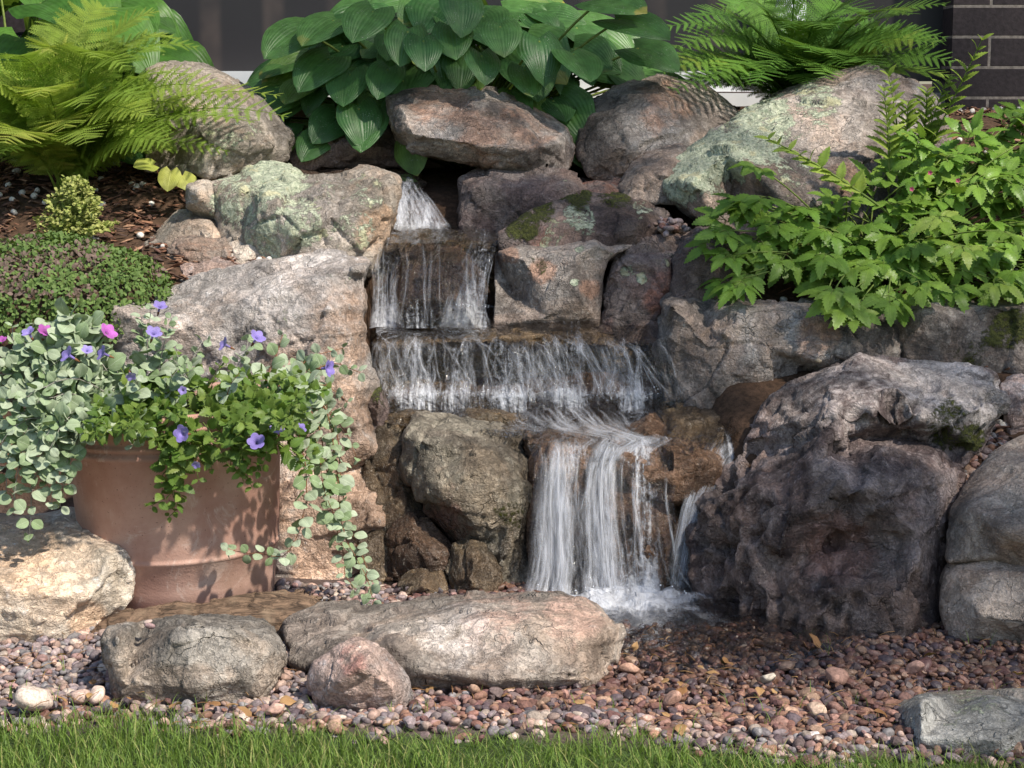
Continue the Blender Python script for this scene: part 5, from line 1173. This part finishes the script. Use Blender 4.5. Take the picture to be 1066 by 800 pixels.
# ------------------------------------------------------------------ water
def sheet_rows(rows, nv=70):
    rows = np.array(rows, float); s = np.linspace(0, len(rows) - 1, nv)
    return np.stack([np.interp(s, np.arange(len(rows)), rows[:, i]) for i in range(5)], 1)
def water_sheet(name, rows, nu=90, nv=70, amp=.006, ragged=.004):
    r = sheet_rows(rows, nv); P = []; uv = []; fo = []
    acc = 0; prev = None
    for j in range(nv):
        xl, xr, y, Y, fm = r[j]; A, B = at(xl, y, Y), at(xr, y, Y)
        if prev is not None: acc += np.linalg.norm((A + B) / 2 - prev)
        prev = (A + B) / 2
        for i in range(nu):
            u = i / (nu - 1); e = ragged * vnoise(np.array([[j * .12, 5., rows[0][0] * .37]]))[0] * (1 if u > .5 else -1) * abs(u - .5) * 2
            P.append(A + (B - A) * u + np.array([e, 0, 0])); uv.append(((A + (B - A) * u)[0], acc, 0)); fo.append(fm)
    P = np.array(P); uv = np.array(uv); fo = np.array(fo)
    q = np.stack([uv[:, 0] * 34, uv[:, 1] * 6, uv[:, 0] * 0], 1)
    q2 = np.stack([uv[:, 0] * 8, uv[:, 1] * 5, uv[:, 0] * 0 + 3], 1)
    dsp = amp * fbm(q, 3, 11) + amp * 2.2 * vnoise(q2, 13)
    # bulge towards viewer on falls, upward on flats
    G = P.reshape(nv, nu, 3); dv = np.gradient(G, axis=0).reshape(-1, 3); du = np.gradient(G, axis=1).reshape(-1, 3)
    nr = np.cross(du, dv); nr /= np.linalg.norm(nr, axis=1)[:, None] + 1e-9
    nr *= np.where((nr[:, 1] * -1 + nr[:, 2]) < 0, -1, 1)[:, None]
    P = P + nr * (dsp + .004)[:, None]
    uu = np.tile(np.abs(np.linspace(-1, 1, nu)), nv)
    fo = fo * (1 - .6 * uu ** 6) + .38 * vnoise(np.stack([uv[:, 0] * 13, uv[:, 1] * 2.0, uv[:, 0] * 0], 1), 17) + .2 * vnoise(np.stack([uv[:, 0] * 34, uv[:, 1] * 2.5, uv[:, 0] * 0], 1), 27)
    f = np.arange((nv - 1) * (nu - 1)); a = (f // (nu - 1)) * nu + f % (nu - 1)
    me = mesh_arr(name, P, np.stack([a, a + nu, a + nu + 1, a + 1], 1).ravel(), np.full(len(a), 4), True, {'uvw': uv, 'foam': fo})
    o = link(name, me, MATS['water_clear']); o['kind'] = 'structure'; return P.reshape(nv, nu, 3)
def strands(b, G, n, v0, v1, w, off=(.002, .02), strength=1.0, clusters=None, lmin=.35):
    nv, nu, _ = G.shape
    for _ in range(n):
        u = rng.uniform(0, 1) if clusters is None else float(np.clip(clusters[int(rng.integers(len(clusters)))] + rng.normal(0, .035), 0, 1))
        a = v0 + (v1 - v0) * rng.uniform(0, 1) * (1 - lmin) * .9; e = min(v1, a + (v1 - v0) * rng.uniform(lmin, 1.0)); m = 9
        wd = w * rng.uniform(.4, 1.5); of = rng.uniform(*off); dr = rng.normal(0, .045)
        P = []
        for k in range(m):
            t = k / (m - 1); v = (a + (e - a) * t) * (nv - 1); uu = np.clip(u + dr * t, 0, 1) * (nu - 1)
            i0, j0 = int(v), int(uu); fv, fu = v - i0, uu - j0; i1, j1 = min(i0 + 1, nv - 1), min(j0 + 1, nu - 1)
            p = (G[i0, j0] * (1 - fu) + G[i0, j1] * fu) * (1 - fv) + (G[i1, j0] * (1 - fu) + G[i1, j1] * fu) * fv
            P.append(p + np.array([rng.normal(0, .0006), -of * (.3 + t), of * .2]))
        P = np.array(P); V = []; uv = []; f = []
        for k in range(m):
            ww = wd * (.5 + .5 * math.sin(math.pi * min(1, .2 + .7 * k / (m - 1))))
            for sx in (-1, -.5, 0, .5, 1): V.append(P[k] + np.array([sx * ww, (abs(sx)) * ww * .5, 0])); uv.append((sx, k / (m - 1), 0))
        for k in range(m - 1):
            for c_ in range(4): f.append((k * 5 + c_, k * 5 + c_ + 1, (k + 1) * 5 + c_ + 1, (k + 1) * 5 + c_))
        b.add(T(V, f, uv), I3, Z3, rng.uniform(0, 1), {'foam': strength * rng.uniform(.5, 1.1)})
main = water_sheet('water', [(392, 700, 409, .90, .55), (395, 740, 418, .84, .30), (400, 768, 430, .75, .14), (405, 778, 440, .68, .16), (440, 775, 449, .60, .22), (548, 765, 457, .54, .35), (552, 726, 466, .485, .55), (555, 706, 482, .445, .38), (556, 700, 520, .405, .28), (556, 704, 560, .375, .28), (554, 712, 600, .345, .5), (550, 724, 628, .32, 1.0), (580, 745, 640, .24, 1.0), (600, 775, 652, .14, .7), (625, 810, 666, .04, .45), (640, 830, 680, -.02, .2)], 110, 130, .005)
b = Batch()
strands(b, main, 95, .34, .74, .0065, (.002, .035), 1.0, [.10, .14, .18, .22, .26, .40, .44, .47, .50, .54, .72, .95], .15)
strands(b, main, 90, .34, .74, .026, (.002, .03), .6, [.12, .17, .22, .42, .46, .50, .55], .2)
strands(b, main, 150, .05, .46, .007, (.001, .006), .7, [.38, .45, .5, .55, .6, .65])
rt_ = water_sheet('water', [(745, 785, 448, .62, .4), (735, 775, 464, .56, .55), (722, 756, 490, .49, .6), (708, 738, 530, .44, .6), (698, 726, 580, .39, .65), (690, 720, 630, .34, .8)], 24, 50, .004)
strands(b, rt_, 90, .05, 1, .005, (.002, .015), .8)
led = water_sheet('water', [(395, 640, 318, 1.19, .62), (392, 665, 324, 1.14, .42), (392, 672, 334, 1.03, .22), (392, 676, 347, .90, .16), (392, 684, 356, .845, .30), (394, 692, 364, .82, .40), (396, 700, 385, .81, .40), (398, 706, 400, .80, .50), (398, 708, 412, .78, .8), (398, 722, 430, .765, .55)], 120, 80, .004)
strands(b, led, 80, .34, .92, .0065, (.002, .018), .95, [.03, .07, .14, .24, .27, .34, .41, .50, .53, .57, .62, .67, .74, .80, .90, .94])
strands(b, led, 70, .38, .90, .019, (.002, .012), .6, [.05, .13, .33, .52, .6, .78, .9])
for rows, n, cl in [([(388, 424, 250, 1.2, .4), (386, 420, 266, 1.14, .4), (390, 412, 295, 1.09, .45), (388, 416, 322, 1.02, .7), (384, 424, 342, .985, .9)], 28, None),
                ([(412, 500, 240, 1.24, .25), (414, 498, 254, 1.13, .25), (418, 494, 275, 1.02, .12), (416, 496, 310, .965, .2), (412, 504, 342, .955, .5)], 9, None),
                ([(490, 520, 242, 1.24, .25), (486, 516, 262, 1.14, .3), (472, 508, 290, 1.06, .5), (462, 506, 322, 1.0, .8), (452, 512, 342, .97, 1)], 34, None),
                ([(396, 520, 236, 1.43, .5), (392, 520, 241, 1.33, .3), (390, 520, 252, 1.19, .35)], 0, None),
                ([(398, 428, 184, 1.64, .4), (402, 436, 190, 1.53, .6), (404, 448, 205, 1.47, .75), (405, 460, 225, 1.43, .85), (404, 470, 240, 1.39, 1.0)], 90, None)]:
    Gs = water_sheet('water', rows, 50, 40, .004)
    if n: strands(b, Gs, n, .15, 1.0, .0045, (.002, .012), .85)
o = b.build('water_threads', 'water_strand'); o['kind'] = 'structure'
# shallow pool in the gravel
b_ = Batch(); n = 60; V = [(0, 0, 0)]; 
NP = []
xs_ = np.linspace(.02, .88, 120); ys_ = np.linspace(-.22, .40, 100)
X, Yg = np.meshgrid(xs_, ys_); z = .027 + .005 * vnoise(np.stack([X.ravel() * 40, Yg.ravel() * 26, X.ravel() * 0], 1), 3)
d_ = ((X.ravel() - .38) / .42) ** 2 + ((Yg.ravel() - .12) / .31) ** 2 + .25 * vnoise(np.stack([X.ravel() * 9, Yg.ravel() * 9, X.ravel() * 0], 1), 8)
z = z - .03 * sst(.75, 1.2, d_)
near = np.exp(-((X.ravel() - .26) / .22) ** 2 - ((Yg.ravel() - .27) / .15) ** 2)
fo = near * 1.3 + .32 * vnoise(np.stack([X.ravel() * 12, Yg.ravel() * 20, X.ravel() * 0], 1), 21)
z += .012 * near * (vnoise(np.stack([X.ravel() * 50, Yg.ravel() * 50, X.ravel() * 0], 1), 4) + .6)
nu_, nv_ = 120, 100; f = np.arange((nv_ - 1) * (nu_ - 1)); a = (f // (nu_ - 1)) * nu_ + f % (nu_ - 1)
me = mesh_arr('water', np.stack([X.ravel(), Yg.ravel(), z], 1), np.stack([a, a + 1, a + nu_ + 1, a + nu_], 1).ravel(), np.full(len(a), 4), True, {'uvw': np.stack([X.ravel() * .3, Yg.ravel(), X.ravel() * 0], 1), 'foam': fo})
o = link('water', me, MATS['water_clear']); o['kind'] = 'structure'
# spray beads
b = Batch()
TI = T(IV, IF, IV * 0)
for (x0, x1, y, Y, sp_, n) in [(560, 715, 632, .27, .025, 170), (400, 700, 412, .78, .010, 50), (405, 465, 238, 1.38, .01, 30), (475, 510, 320, .98, .01, 30)]:
    for _ in range(n):
        p = at(U(x0, x1), y, Y) + np.array([0, rng.normal(0, .02), abs(rng.normal(0, sp_))]); b.add(TI, I3 * U(.0006, .0020), p)
o = b.build('water_spray', 'water_drop'); o['kind'] = 'structure'

# ------------------------------------------------------------------ shade tree standing right of the photographer
tree = empty('shade_tree', (4.4, -2.1, 0), 'leafy deciduous tree standing outside the photo to the right, shading the waterfall', 'tree')
TL = leaf_tpl(lambda t: .38 * math.sin(math.pi * min(1, t + .03) ** .8) + .004, 4, 1, .2, .2)
lb, tb = Batch(), Batch(); top = np.array([4.1, -2.0, 2.6]); tr0 = np.array([4.4, -2.1, -.1])
tb.add(tube_tpl(bez(tr0, tr0 + (.1, 0, 1.5), top, 12), np.linspace(.16, .09, 12), 10), I3, Z3)
for (px, py, Y, r_, k) in SHADE:
    c = at(px, py, Y) + SV * (4.6 + U(-.5, .9))
    P = bez(top, (top + c) / 2 + (0, 0, .5), c, 8); tb.add(tube_tpl(P, np.linspace(.035, .008, 8), 6), I3, Z3)
    for _ in range(5):
        e = c + rng.normal(0, r_ * .6, 3); tb.add(tube_tpl(bez(P[5], (P[5] + e) / 2 + (0, 0, .05), e, 5), np.linspace(.008, .002, 5), 4), I3, Z3)
    for _ in range(int(k * r_ * r_ * 1500)):
        d = rng.normal(0, 1, 3); d = d / np.linalg.norm(d) * U(0, 1) ** .4 * r_
        lb.add(TL, frame(rng.normal(0, 1, 3), (U(-.6, .6), U(-.6, .6), 1)) * U(.05, .09), c + d, U(0, 1))
# the rest of the crown, away from the garden
for _ in range(26):
    c = top + np.array([U(-.2, 1.6), U(-1.6, .8), U(.3, 2.6)]); P = bez(top, (top + c) / 2 + (0, 0, .2), c, 6); tb.add(tube_tpl(P, np.linspace(.04, .008, 6), 6), I3, Z3)
    for _ in range(90):
        lb.add(TL, frame(rng.normal(0, 1, 3), (U(-.6, .6), U(-.6, .6), 1)) * U(.06, .1), c + rng.normal(0, .22, 3), U(0, 1))
lb.build('crown', 'tree_leaf', tree); tb.build('trunk', 'bark', tree)
